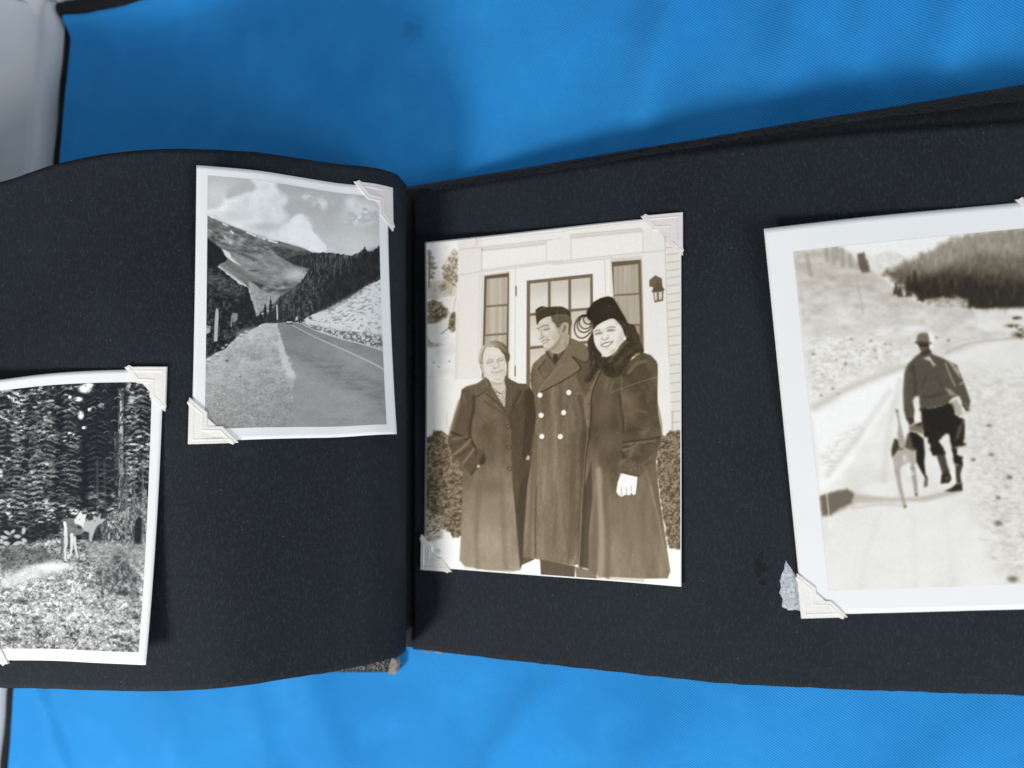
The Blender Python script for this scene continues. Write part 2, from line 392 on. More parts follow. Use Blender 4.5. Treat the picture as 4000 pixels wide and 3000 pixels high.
    for y0, y1 in rows:
        for x0, x1, k in ((514, 590, 0), (602, 677, 9), (689, 770, 18)):
            g = lambda x, y, y0=y0: .80 + .07 * sstep(FR['P3'][1] + y0 / 1.0911, FR['P3'][1] + (y0 + 90) / 1.0911, y)
            P('P3', [(x0, y0 - k + 1), (x1, y0 - k - 7), (x1 + .5, y1 - k - 5), (x0, y1 - k + 1)], g, 2)
    L('P3', [(610, 320), (610, 590)], .8, 3, .5)
    # right sidelight and lantern
    L('E', [(590, 540), (600, 960)], .78, 9); L('E', [(655, 530), (672, 960)], .84, 10)
    P('E', [(655, 520), (1005, 490), (1005, 540), (660, 560)], .84, 3)
    P('E', [(666, 562), (1000, 536), (1012, 900), (1034, 1640), (900, 1640), (690, 970)], .42, 2)
    cu2 = lambda x, y: .69 + .06 * (vnoise(x / 6, y / 300, 9) - .5) * 2
    P('E', [(690, 615), (972, 586), (978, 915), (694, 937)], cu2, 3.5)
    P('E', [(698, 952), (982, 932), (992, 1266), (720, 1285)], cu2, 3.5)
    P('E', [(730, 1300), (985, 1284), (995, 1640), (730, 1640)], lambda x, y: .62 + 0 * x, 3.5)
    L('E', [(1000, 560), (1030, 1640)], .55, 20, .6)
    P('E', [(1095, 770), (1165, 712), (1240, 750), (1246, 830), (1200, 872), (1135, 850), (1097, 842)], .44, 2)
    P('E', [(1192, 775), (1225, 800), (1272, 884), (1246, 892), (1122, 908), (1150, 835)], .38, 2)
    P('E', [(1140, 900), (1258, 890), (1255, 1005), (1156, 1024)], .46, 2)
    P('E', [(1152, 912), (1182, 908), (1184, 995), (1164, 1000)], .85, 2); P('E', [(1202, 906), (1242, 902), (1240, 985), (1206, 990)], .82, 2)
    # snow on the ground, hedges
    P('P3', [(60, 1380), (1160, 1400), (1160, 1640), (60, 1640)], .955, 4)
    hp = dict(soft=4, rag=(16, 14, 12))
    c.leaf('P3', [(64, 1000), (85, 985), (110, 960), (150, 962), (175, 1000), (240, 1100), (235, 1415), (190, 1418), (150, 1385), (100, 1400), (64, 1405)], .30, .66, 9, 7, 31, .36, .70, **hp)
    c.leaf('P3', [(64, 1290), (150, 1330), (140, 1420), (64, 1440)], .45, .93, 6, 5, 33, .42, .6, soft=8, a=.8)
    c.leaf('P3', [(1070, 1000), (1105, 968), (1160, 958), (1160, 1470), (1105, 1462), (1050, 1120)], .32, .66, 9, 8, 35, .36, .70, **hp)
    for k in range(16):
        x = 80 + 150 * vnoise(np.array(k * 3.3), np.array(1.1), 41); y = 1000 + 24 * k
        Ln('P3', [(x, y + 22), (x + 6, y + 6), (x + 18, y - 8)], .62, 5, 2.5, .55)
        x = 1085 + 65 * vnoise(np.array(k * 2.7), np.array(4.1), 43); y = 1010 + 28 * k
        Ln('P3', [(x, y + 26), (x + 3, y + 6), (x + 14, y - 10)], .64, 5, 2.5, .55)
    Bl('P3', (122, 1475), 15, 12, .72, .8)
    # ---- older woman's coat
    wool = (5, 9, .035, 2)
    P('P3', [(330, 738), (285, 762), (238, 775), (224, 790), (214, 850), (196, 915), (174, 980), (168, 1008), (182, 1050), (212, 1100), (228, 1130), (224, 1250), (220, 1400), (213, 1515), (235, 1540), (340, 1560), (440, 1563), (472, 1556), (478, 1535), (530, 1512), (545, 1300), (545, 900), (530, 800), (505, 768), (470, 765), (430, 745), (408, 730)],
      lambda x, y: .385 + .18 * sstep(1650, 2150, y) + .03 * sstep(1700, 1850, x) + .10 * (fbm(x / 60, y / 110, 201, 3) - .5) * 2, 2.5, tex=wool)
    P('P3', [(405, 865), (436, 960), (442, 1200), (472, 1556), (478, 1535), (530, 1512), (545, 1100), (545, 860), (500, 780), (460, 850)], lambda x, y: .33 + .04 * sstep(1700, 2200, y), 3, tex=wool)
    P('P3', [(470, 1200), (520, 1100), (500, 1250), (486, 1400), (484, 1505), (474, 1540), (462, 1420), (455, 1300)], .26, 8, .8)
    Bl('P3', (330, 1290), 90, 110, .54, .5); Ln('P3', [(300, 1180), (285, 1400), (290, 1545)], .44, 22, 10, .5); Ln('P3', [(390, 1150), (400, 1350), (410, 1550)], .46, 20, 10, .5); Bl('P3', (250, 1450), 28, 130, .56, .6); Bl('P3', (350, 1200), 60, 50, .37, .4); Bl('I', (520, 220), 40, 90, .56, .5, .3)
    # sleeve
    P('G', [(455, 330), (440, 420), (380, 600), (312, 840), (308, 900), (330, 980), (420, 1100), (550, 1262), (612, 1180), (655, 1150), (710, 1080), (685, 1000), (640, 975), (598, 950), (548, 850), (545, 700), (580, 560), (592, 430), (540, 330)], .37, 3, tex=wool)
    Ln('G', [(590, 400), (580, 560), (548, 720), (548, 860), (598, 960)], .22, 26, 5, .75)
    Ln('G', [(430, 470), (385, 620), (330, 820)], .54, 30, 7, .85); Ln('G', [(470, 400), (490, 470)], .5, 30, 7, .5)
    Ln('G', [(345, 800), (420, 830), (545, 890)], .24, 26, 5, .85); Ln('G', [(380, 1030), (470, 960), (545, 880)], .56, 24, 5, .85); Ln('G', [(340, 880), (420, 860), (500, 850)], .52, 22, 5, .7); Ln('G', [(330, 950), (400, 930), (460, 900)], .28, 20, 5, .5)
    Ln('G', [(470, 1130), (540, 1040), (590, 970)], .56, 20, 5, .85); Ln('G', [(400, 1060), (480, 1010), (560, 960)], .26, 16, 4, .6); Ln('G', [(600, 960), (610, 1040), (590, 1010)], .24, 14, 4, .6)
    P('G', [(690, 1020), (716, 1085), (706, 1140), (655, 1160), (640, 1110)], .24, 4, .8); P('G', [(612, 1178), (632, 1145), (656, 1168), (628, 1180)], .82, 2)
    Ln('G', [(552, 1264), (612, 1180)], .2, 14, 3, .7); Ln('G', [(655, 1168), (710, 1135)], .55, 8, 2, .6)
    P('G', [(1130, 330), (1195, 320), (1262, 420), (1272, 600), (1235, 720), (1190, 1050), (1112, 1080), (1112, 900), (1135, 600)], .27, 5, tex=wool)
    P('G', [(1100, 1000), (1180, 1000), (1140, 1400), (1060, 1300)], .30, 10, .6)
    P('G', [(1138, 1092), (1168, 1040), (1188, 1060), (1182, 1096)], .74, 2); Ln('G', [(1112, 980), (1140, 1090)], .2, 14, 3, .6)
    Ln('G', [(905, 540), (965, 640), (990, 760), (995, 1000), (1000, 1250), (1040, 1659)], .27, 10, 3, .7); Ln('G', [(955, 700), (975, 900), (985, 1200)], .5, 10, 4, .35)
    for x, y in ((955, 735), (962, 962), (970, 1190)): c.ring('G', (x, y), 22, 22, .25, 9, soft=1.5, a=.8); Bl('G', (x, y), 17, 17, .46, .7)
    Ln('G', [(700, 470), (850, 560), (900, 600)], .3, 22, 6, .5)
    # collar, lapels, blouse, neck
    P('A', [(430, 1060), (600, 1000), (785, 930), (820, 1180), (720, 1340), (650, 1320), (465, 1180)], .80, 2); Bl('A', (610, 1120), 170, 50, .68, .6)
    P('A', [(462, 1175), (500, 1210), (570, 1290), (650, 1340), (720, 1350), (790, 1230), (818, 1180), (800, 1500), (785, 1659), (755, 1640), (640, 1470), (560, 1320)], lambda x, y: .72 + .24 * np.sign(np.sin(x / 1.5) * np.sin(y / 1.5 + x * .3)), 1.5)
    P('A', [(325, 965), (130, 1165), (98, 1400), (135, 1428), (400, 1260), (470, 1190), (440, 1110), (360, 1010)], .42, 2, tex=wool)
    Ln('A', [(130, 1428), (300, 1320), (405, 1250)], .24, 22, 2, .8); Ln('A', [(100, 1400), (130, 1165), (325, 970)], .56, 12, 2, .5); Ln('A', [(345, 1000), (440, 1110), (470, 1185)], .25, 30, 3, .7); Ln('A', [(330, 1010), (380, 1120)], .56, 40, 5, .45)
    P('A', [(345, 1350), (400, 1270), (475, 1195), (560, 1310), (660, 1480), (775, 1659), (800, 1800), (740, 1700), (620, 1560)], .41, 2, tex=wool)
    Ln('A', [(345, 1355), (520, 1490), (700, 1640), (790, 1760)], .25, 26, 3, .7); Ln('A', [(350, 1330), (405, 1275)], .55, 14, 2, .6)
    P('A', [(785, 930), (820, 935), (910, 1030), (1060, 1110), (1290, 1120), (1300, 1280), (1110, 1225), (1040, 1400), (930, 1680), (850, 1900), (790, 1690), (800, 1400), (820, 1180), (780, 1050)], .37, 2, tex=wool)
    P('A', [(1110, 1230), (1040, 1400), (930, 1680), (1000, 1650), (1240, 1290)], .25, 6, .75); Ln('A', [(820, 940), (910, 1035), (1060, 1110)], .22, 22, 3, .6)
    Ln('A', [(790, 960), (790, 1080), (820, 1180)], .22, 26, 4, .6)
    # head
    P('A', [(230, 640), (225, 760), (260, 840), (300, 850), (310, 620)], .78, 3, sm=True); Ln('A', [(255, 720), (265, 780), (285, 810)], .55, 18, 2, .7); Ln('A', [(215, 680), (230, 770)], .55, 14, 2, .6)
    P('A', [(300, 290), (285, 430), (272, 560), (288, 690), (295, 800), (325, 930), (410, 1030), (520, 1095), (650, 1105), (740, 1040), (790, 940), (825, 830), (830, 700), (812, 560), (760, 420), (640, 280), (450, 250)], .855, 2.5, sm=True)
    Bl('A', (760, 860), 100, 200, .76, .6); Bl('A', (330, 900), 50, 120, .8, .5)
    P('A', [(285, 640), (262, 540), (285, 400), (345, 290), (450, 275), (560, 268), (640, 290), (720, 380), (765, 440), (790, 540), (830, 640), (880, 590), (905, 490), (880, 400), (830, 300), (800, 230), (700, 165), (590, 135), (470, 155), (400, 200), (300, 235), (220, 340), (185, 520), (195, 650), (230, 665)],
      lambda x, y: .70 - .28 * sstep(1905, 1975, x), 2.5, sm=True, tex=(6, 5, .07))
    for p, v in (([(350, 290), (450, 230), (590, 250), (700, 330)], .78), ([(430, 200), (560, 180), (690, 240), (790, 360)], .66), ([(560, 265), (660, 300), (760, 430)], .36), ([(450, 160), (600, 140), (760, 210), (830, 320)], .45), ([(300, 250), (240, 360), (205, 500)], .85), ([(330, 300), (270, 430), (255, 560)], .5), ([(790, 420), (850, 480), (870, 580)], .3), ([(720, 360), (800, 450), (840, 600)], .34), ([(215, 600), (230, 650), (280, 640)], .5)):
        Ln('A', p, v, 26, 3, .65)
    for p, v, w in (([(395, 585), (450, 560), (525, 570)], .62, 18), ([(605, 565), (680, 530), (775, 495)], .6, 22), ([(370, 655), (440, 615), (510, 605)], .5, 22), ([(625, 600), (690, 575), (750, 565)], .5, 22), ([(400, 650), (480, 650)], .66, 14), ([(600, 580), (615, 640), (650, 670)], .6, 16),
                    ([(528, 755), (570, 768)], .42, 22), ([(600, 755), (655, 725)], .58, 16), ([(530, 700), (528, 750)], .68, 14), ([(650, 690), (662, 720)], .68, 12),
                    ([(485, 855), (560, 862), (640, 838), (725, 802)], .46, 15), ([(505, 790), (480, 850)], .70, 12), ([(730, 740), (745, 800)], .74, 12), ([(540, 880), (640, 880), (700, 850)], .76, 26), ([(560, 1015), (630, 1032), (700, 1000)], .62, 14), ([(480, 1070), (580, 1105), (680, 1100)], .62, 18)):
        Ln('A', p, v, w, 2.6, .72)
    for q, rx, ry, v, a in (((450, 620), 90, 45, .72, .5), ((690, 590), 90, 45, .70, .5), ((570, 720), 60, 60, .78, .4), ((600, 940), 130, 60, .80, .5), ((400, 760), 70, 90, .90, .5), ((720, 720), 60, 70, .86, .4), ((520, 400), 140, 80, .90, .5)): Bl('A', q, rx, ry, v, a)
    c.ring('A', (455, 625), 92, 78, .66, 9, soft=1.4, a=.7); c.ring('A', (700, 600), 92, 80, .66, 9, soft=1.4, a=.7)
    # ---- soldier
    P('P3', [(595, 622), (560, 645), (528, 680), (515, 720), (518, 770), (530, 810), (540, 900), (535, 950), (520, 1080), (502, 1200), (488, 1400), (484, 1502), (556, 1512), (700, 1537), (730, 1530), (740, 1400), (760, 1250), (765, 1000), (770, 820), (790, 700), (800, 640), (745, 596), (690, 570), (670, 600), (640, 640)],
      lambda x, y: .455 + .05 * sstep(1700, 2000, y) - .06 * sstep(2210, 2300, x) + .12 * (fbm(x / 32, y / 240, 202, 3) - .5) * 2, 2.5, tex=(5, 12, .05, 4))
    for x0, x1, v, w in ((540, 535, .33, 8), (530, 512, .38, 16), (650, 640, .5, 22), (600, 580, .46, 18), (700, 690, .36, 26), (745, 735, .28, 30)):
        Ln('P3', [(x0, 980), ((x0 + x1) / 2, 1200), (x1, 1500)], v, w, 7, .5)
    Ln('I', [(955, 0), (945, 200), (945, 560)], .30, 9, 2.5, .7)
    P('P3', [(690, 570), (745, 596), (800, 640), (780, 740), (760, 830), (735, 790), (715, 740), (725, 690)], .36, 6, .8, tex=wool)
    Ln('P3', [(725, 820), (745, 900), (752, 1000)], .3, 20, 7, .5)
    P('B', [(430, 1130), (500, 1105), (640, 1185), (720, 1185), (870, 1090), (955, 960), (990, 1020), (720, 1340), (640, 1425), (560, 1330)], .42, 2)
    P('B', [(500, 1110), (560, 1150), (630, 1190), (590, 1300), (560, 1270)], .52, 2); P('B', [(618, 1190), (680, 1185), (722, 1320), (640, 1412), (590, 1290)], .25, 2)
    P('B', [(430, 1130), (490, 1110), (640, 1425), (500, 1640), (240, 1640), (250, 1560), (420, 1330)], .43, 2, tex=wool)
    Ln('B', [(440, 1150), (540, 1300), (640, 1430)], .25, 30, 3, .8); Ln('B', [(240, 1560), (330, 1450), (420, 1330)], .26, 28, 3, .75); Ln('B', [(90, 1560), (150, 1420), (240, 1350)], .3, 20, 3, .5)
    P('P3', [(684, 572), (700, 572), (745, 596), (771, 630), (757, 668), (735, 668), (695, 646), (640, 690), (585, 752), (610, 705), (650, 645)], .46, 2, tex=wool)
    Ln('P3', [(771, 630), (757, 668), (735, 668), (695, 646)], .28, 6, 2, .8)
    P('P3', [(690, 650), (728, 690), (716, 712), (640, 757), (548, 803), (556, 780), (590, 735), (640, 690)], .475, 2, tex=wool)
    Ln('P3', [(695, 648), (728, 690), (716, 712), (640, 758), (545, 806)], .26, 6, 2, .85); Ln('P3', [(548, 800), (585, 745), (650, 680)], .60, 4, 2, .6)
    Ln('P3', [(552, 690), (575, 740), (610, 700)], .33, 5, 2, .6)
    Ln('B', [(950, 860), (985, 940), (880, 1090), (640, 1430)], .24, 28, 3, .7)
    for x, y in ((556, 811), (679, 800), (561, 897), (657, 886), (564, 987), (643, 988)):
        Bl('P3', (x + 2, y + 3), 14, 14, .28, .6, hard=.6); Bl('P3', (x, y), 11.5, 12, .94, 1, hard=.85)
    P('P3', [(556, 1510), (600, 1518), (706, 1540), (704, 1595), (560, 1582)], .36, 2, tex=wool); P('P3', [(706, 1542), (798, 1565), (798, 1605), (712, 1595)], .50, 2)
    # soldier's head
    P('B', [(222, 510), (226, 590), (240, 640), (280, 665), (262, 760), (252, 830), (272, 858), (320, 862), (345, 895), (332, 925), (368, 950), (358, 990), (376, 1015), (370, 1060), (392, 1098), (440, 1122), (500, 1110), (560, 1150), (640, 1185), (720, 1182), (870, 1085), (955, 960), (965, 760), (800, 520), (560, 400), (545, 315), (380, 360), (270, 440)], .80, 2)
    P('B', [(660, 560), (700, 700), (760, 800), (700, 900), (560, 1060), (520, 1110), (600, 1170), (720, 1185), (870, 1085), (955, 960), (965, 760), (860, 560)], .66, 9)
    Ln('B', [(790, 790), (720, 930), (600, 1060), (500, 1115)], .50, 40, 8, .75); Bl('B', (650, 800), 80, 130, .70, .6); Bl('B', (800, 900), 60, 120, .74, .5); Bl('B', (900, 1000), 60, 90, .56, .6)
    P('B', [(545, 320), (600, 272), (760, 260), (985, 300), (1030, 430), (1034, 520), (990, 660), (942, 765), (950, 560), (900, 470), (800, 520), (745, 590), (680, 580), (640, 500), (570, 440)], .40, 3, tex=(6, 6, .09))
    Ln('B', [(700, 420), (760, 500), (720, 580)], .46, 40, 6, .5)
    P('B', [(795, 540), (830, 480), (890, 465), (948, 500), (952, 600), (905, 720), (840, 776), (790, 772), (795, 660)], .68, 2.5, sm=True)
    P('B', [(850, 560), (885, 520), (900, 590), (860, 690), (810, 690), (835, 640)], .44, 4, .85, sm=True); Ln('B', [(870, 500), (930, 530), (935, 610), (890, 700)], .8, 16, 3, .5)
    P('B', [(190, 180), (250, 130), (330, 94), (400, 104), (480, 112), (700, 97), (830, 110), (940, 170), (990, 220), (1002, 325), (900, 272), (700, 262), (560, 310), (400, 350), (280, 430), (222, 525), (205, 400), (190, 260)], .27, 2, tex=(5, 5, .03))
    P('B', [(195, 200), (250, 135), (330, 96), (410, 108), (300, 175), (200, 270)], .24, 2); Ln('B', [(200, 265), (300, 180), (420, 125), (520, 108), (700, 99)], .58, 11, 2, .7)
    Ln('B', [(230, 500), (300, 410), (420, 340), (560, 305), (700, 264), (900, 274), (1000, 322)], .14, 20, 2, .8); Ln('B', [(640, 285), (760, 285), (960, 330)], .5, 16, 3, .5)
    for p, v, w in (([(310, 585), (380, 542), (490, 538)], .46, 28), ([(225, 612), (270, 602)], .46, 22), ([(392, 640), (450, 634), (510, 608)], .33, 24), ([(400, 600), (450, 590), (500, 590)], .62, 18), ([(262, 640), (278, 660)], .5, 18),
                    ([(300, 660), (285, 780), (300, 840)], .88, 30), ([(330, 640), (330, 760), (360, 800)], .64, 26), ([(320, 840), (360, 815), (385, 790)], .5, 20), ([(272, 856), (320, 860)], .55, 14),
                    ([(338, 915), (420, 880), (492, 868)], .48, 26), ([(362, 938), (410, 912), (450, 886)], .93, 18), ([(365, 962), (430, 935), (485, 885)], .5, 14), ([(400, 800), (470, 840), (505, 880)], .66, 16), ([(380, 1075), (450, 1090)], .66, 24), ([(390, 1010), (450, 990)], .87, 26)):
        Ln('B', p, v, w, 2.6, .75)
    Bl('B', (430, 720), 80, 60, .88, .6); Bl('B', (380, 440), 110, 50, .87, .6)
    # ---- young woman
    P('P3', [(800, 700), (775, 755), (748, 850), (740, 900), (752, 960), (748, 1100), (736, 1250), (725, 1400), (720, 1542), (762, 1552), (764, 1566), (800, 1570), (806, 1586), (900, 1594), (1100, 1592), (1112, 1562), (1088, 1400), (1066, 1250), (1052, 1110), (1050, 1050), (1076, 985), (1060, 890), (1056, 780), (1058, 680), (1030, 642), (990, 628), (920, 680)],
      lambda x, y: .375 + .15 * sstep(1650, 2050, y) + .11 * (fbm(x / 45, y / 170, 203, 3) - .5) * 2, 2.5, tex=(7, 14, .03, 6))
    P('P3', [(720, 1542), (725, 1400), (745, 1200), (775, 1100), (780, 1250), (765, 1400), (764, 1550)], .28, 6, .8); P('P3', [(764, 1560), (775, 1350), (800, 1200), (815, 1350), (806, 1580)], .42, 10, .7)
    Ln('P3', [(806, 1130), (818, 1400), (812, 1580)], .64, 24, 9, .8); Ln('P3', [(830, 1200), (845, 1400), (845, 1590)], .40, 22, 9, .5); Ln('P3', [(930, 1250), (960, 1420), (985, 1590)], .56, 30, 12, .45); Ln('I', [(1330, 0), (1310, 400), (1298, 660)], .62, 7, 2, .7); Ln('I', [(1345, 0), (1330, 400), (1316, 660)], .24, 22, 5, .5)
    Ln('I', [(1880, 0), (1930, 200), (1990, 500), (2030, 680)], .60, 14, 5, .6); Ln('I', [(1910, 0), (1960, 200), (2010, 500)], .4, 14, 5, .5); Ln('H', [(1010, 1220), (1060, 1400), (1100, 1600)], .58, 18, 6, .5)
    Bl('H', (560, 560), 110, 180, .45, .6); Bl('H', (640, 760), 90, 200, .30, .5); Bl('H', (600, 900), 150, 130, .44, .5); Bl('P3', (960, 1400), 110, 160, .48, .5); Bl('H', (780, 1350), 160, 160, .40, .4)
    Ln('H', [(600, 230), (560, 330)], .5, 30, 8, .5); Ln('H', [(650, 240), (620, 350)], .5, 20, 6, .5)
    P('H', [(515, 110), (440, 250), (385, 350), (338, 450), (332, 520), (350, 600), (368, 720), (395, 760), (405, 600), (415, 420), (450, 300), (500, 180)], .50, 3, .9)
    Ln('H', [(515, 150), (450, 300), (418, 430), (410, 640), (395, 850), (362, 1000), (340, 1300), (318, 1659)], .23, 16, 3, .85); Ln('H', [(345, 560), (370, 740), (372, 860), (350, 1050), (330, 1350), (312, 1659)], .6, 9, 2, .6)
    for x, y in ((455, 195), (398, 345), (388, 495), (382, 640)): Bl('H', (x, y), 12, 18, .28, .8); Bl('H', (x + 2, y - 3), 5, 8, .6, .7)
    # sleeve, cuff, hand
    P('H', [(740, 180), (800, 90), (870, 20), (960, -30), (1050, -40), (1120, 30), (1134, 130), (1130, 300), (1122, 520), (1150, 660), (1185, 850), (1150, 930), (1130, 1050), (1095, 1150), (960, 1160), (740, 1075), (728, 1000), (752, 960), (752, 900), (790, 830), (775, 650), (745, 450), (735, 300)], lambda x, y: .365 + .10 * (fbm(x / 50, y / 60, 204, 3) - .5) * 2, 3, tex=(8, 8, .025, 9))
    Ln('H', [(742, 200), (738, 330), (750, 480), (778, 660), (782, 790)], .48, 14, 5, .6); Ln('H', [(720, 400), (750, 640), (765, 800)], .25, 26, 6, .6)
    for p, v, w in (([(760, 905), (900, 890), (1080, 870), (1180, 840)], .25, 22), ([(830, 925), (960, 905), (1100, 885)], .50, 18), ([(760, 960), (850, 950), (890, 920)], .25, 18), ([(800, 790), (880, 760), (960, 770)], .28, 18), ([(755, 990), (830, 970), (900, 930)], .50, 18), ([(740, 1010), (770, 1050), (760, 1080)], .22, 16), ([(820, 1080), (840, 1030), (870, 990)], .48, 18), ([(960, 1150), (1020, 1100), (1080, 1060)], .46, 18), ([(1000, 30), (900, 60), (820, 150)], .46, 40), ([(1130, 500), (1170, 700), (1170, 860)], .5, 16), ([(780, 600), (900, 560), (1000, 580)], .42, 30)):
        Ln('H', p, v, w, 5, .85)
    P('H', [(708, 1130), (740, 1085), (830, 1095), (930, 1130), (985, 1180), (960, 1260), (900, 1275), (820, 1250), (720, 1225)], .40, 4, sm=True, tex=(4, 6, .10, 13)); Ln('H', [(740, 1225), (830, 1255), (930, 1275)], .3, 18, 5, .6); Ln('H', [(720, 1140), (770, 1100)], .5, 24, 6, .5)
    P('H', [(735, 1240), (830, 1262), (912, 1280), (905, 1380), (892, 1470), (862, 1474), (848, 1450), (838, 1476), (800, 1478), (790, 1470), (760, 1486), (742, 1496), (705, 1475), (685, 1440), (700, 1340)], .96, 2)
    for p in ([(738, 1390), (742, 1480)], [(793, 1395), (798, 1470)], [(843, 1380), (850, 1440)]): Ln('H', p, .62, 9, 2, .7)
    Bl('H', (740, 1262), 20, 10, .8, .6)
    # fur collar, hair, face, hat
    fur = (7, 7, .09, 14)
    P('C', [(310, 870), (330, 960), (420, 1120), (540, 1160), (640, 1170), (760, 1120), (860, 1000), (1000, 865), (1150, 895), (1260, 920), (1312, 1040), (1290, 1090), (1150, 1130), (1040, 1290), (940, 1430), (860, 1520), (720, 1545), (600, 1480), (525, 1400), (440, 1480), (390, 1570), (300, 1645), (250, 1590), (300, 1480), (350, 1280), (335, 1150), (308, 1000)], .25, 4, sm=True, tex=fur)
    for p, v, w in (([(1000, 900), (880, 1040), (760, 1160), (700, 1260)], .44, 40), ([(1250, 960), (1120, 1030), (960, 1180), (860, 1330)], .36, 40), ([(560, 1250), (640, 1380), (760, 1460)], .19, 60), ([(420, 1240), (350, 1420), (290, 1560)], .40, 36), ([(470, 1200), (430, 1400), (360, 1540)], .2, 40), ([(780, 1320), (850, 1260), (930, 1180)], .42, 30), ([(600, 1180), (560, 1300), (540, 1380)], .33, 24)):
        Ln('C', p, v, w, 7, .6)
    P('C', [(405, 740), (415, 820), (425, 910), (475, 1020), (560, 1130), (520, 1170), (440, 1140), (360, 1040), (308, 930), (330, 830)], .24, 3, sm=True, tex=(6, 9, .06))
    P('C', [(415, 650), (560, 540), (720, 470), (830, 500), (915, 640), (975, 780), (965, 860), (885, 960), (825, 1060), (720, 1140), (640, 1172), (570, 1125), (492, 1022), (432, 900), (410, 760)], .885, 2.5, sm=True)
    Bl('C', (900, 850), 70, 200, .77, .7, .3); Bl('C', (770, 1080), 90, 60, .72, .7, -.6); Bl('C', (850, 560), 60, 60, .76, .6)
    P('C', [(790, 480), (960, 500), (1040, 570), (1140, 600), (1190, 720), (1238, 800), (1232, 920), (1150, 925), (1000, 870), (1012, 800), (975, 790), (925, 650), (860, 560)], .25, 3, sm=True, tex=(8, 8, .07))
    for p in ([(1060, 620), (1130, 700), (1120, 820)], [(960, 580), (1020, 700), (1040, 800)], [(1180, 760), (1160, 850), (1190, 900)]): Ln('C', p, .40, 22, 6, .5)
    P('C', [(278, 440), (300, 330), (400, 190), (540, 110), (670, 80), (750, 100), (800, 160), (880, 300), (960, 430), (1005, 520), (1030, 600), (960, 530), (840, 490), (720, 476), (560, 545), (460, 610), (408, 685), (392, 540), (330, 510)], .195, 2.5, tex=(10, 10, .02))
    Bl('C', (700, 330), 200, 160, .235, .7); Bl('C', (330, 400), 60, 110, .13, .7); Ln('C', [(415, 660), (470, 600), (570, 535), (720, 473), (840, 490)], .12, 16, 3, .6)
    for x, y, rx, ry, w, ro in ((222, 625, 152, 212, 20, .25), (245, 585, 128, 148, 19, .3), (268, 545, 112, 122, 18, .3), (318, 500, 88, 82, 20, .2)):
        c.ring('C', (x, y), rx, ry, .18, w, ro, .35, 4.9, 1.6, .95)
    Bl('C', (355, 690), 40, 60, .75, .5)
    for p, v, w in (([(428, 718), (480, 690), (528, 694)], .38, 16), ([(648, 658), (705, 632), (795, 636)], .38, 16), ([(445, 770), (490, 738), (555, 735)], .36, 20), ([(660, 706), (705, 682), (785, 690)], .36, 20), ([(455, 775), (500, 765), (550, 755)], .56, 14), ([(670, 712), (720, 710), (780, 698)], .56, 14),
                    ([(560, 860), (585, 862)], .5, 18), ([(640, 848), (672, 832)], .5, 18), ([(668, 790), (684, 830)], .62, 14), ([(560, 820), (556, 855)], .66, 12), ([(600, 862), (640, 856)], .62, 14), ([(575, 770), (585, 700), (600, 660)], .8, 18),
                    ([(548, 962), (620, 922), (660, 916), (748, 902)], .34, 20), ([(590, 960), (650, 942), (718, 918)], .97, 22), ([(568, 978), (640, 984), (700, 955), (745, 910)], .44, 16), ([(765, 860), (760, 900), (745, 925)], .68, 14), ([(535, 900), (545, 950)], .72, 12), ([(620, 1010), (680, 1000)], .8, 24)):
        Ln('C', p, v, w, 2.6, .78)
    for q, rx, ry, v, a in (((500, 745), 75, 40, .72, .45), ((715, 690), 85, 40, .72, .45), ((620, 860), 80, 40, .78, .4), ((650, 1020), 90, 30, .80, .4), ((480, 860), 50, 80, .93, .5), ((760, 800), 70, 70, .90, .5), ((600, 620), 110, 50, .93, .5)): Bl('C', q, rx, ry, v, a)
    Bl('C', (508, 748), 18, 12, .2, .8); Bl('C', (712, 696), 18, 11, .2, .8); Bl('C', (700, 698), 7, 6, .95, .8); Bl('C', (975, 848), 19, 22, .98, 1, hard=.7)
    # creases and specks in the print
    Ln('H', [(625, 370), (740, 325), (930, 258), (1130, 200)], .66, 5, 1.3, .7); Ln('H', [(1130, 200), (1375, 120)], .84, 5, 1.3, .6); Ln('B', [(715, 100), (690, 260), (650, 440)], .55, 8, 1.2, .6)
    for f, x, y in (('H', 1027, 470), ('H', 1030, 770), ('H', 470, 815), ('H', 700, 800), ('I', 655, 347), ('I', 380, 270), ('I', 1735, 556), ('I', 1265, 575), ('C', 695, 255), ('C', 950, 1315), ('G', 1230, 997)): Bl(f, (x, y), 5, 5, .85, .9)
    P('I', [(550, 684), (756, 686), (752, 720), (560, 712)], .80, 3); P('I', [(1548, 738), (1830, 752), (1826, 800), (1560, 790)], .84, 3)
    c.v = c.v * (1 - .012) + .006
    c.grain(.013, 4.5)

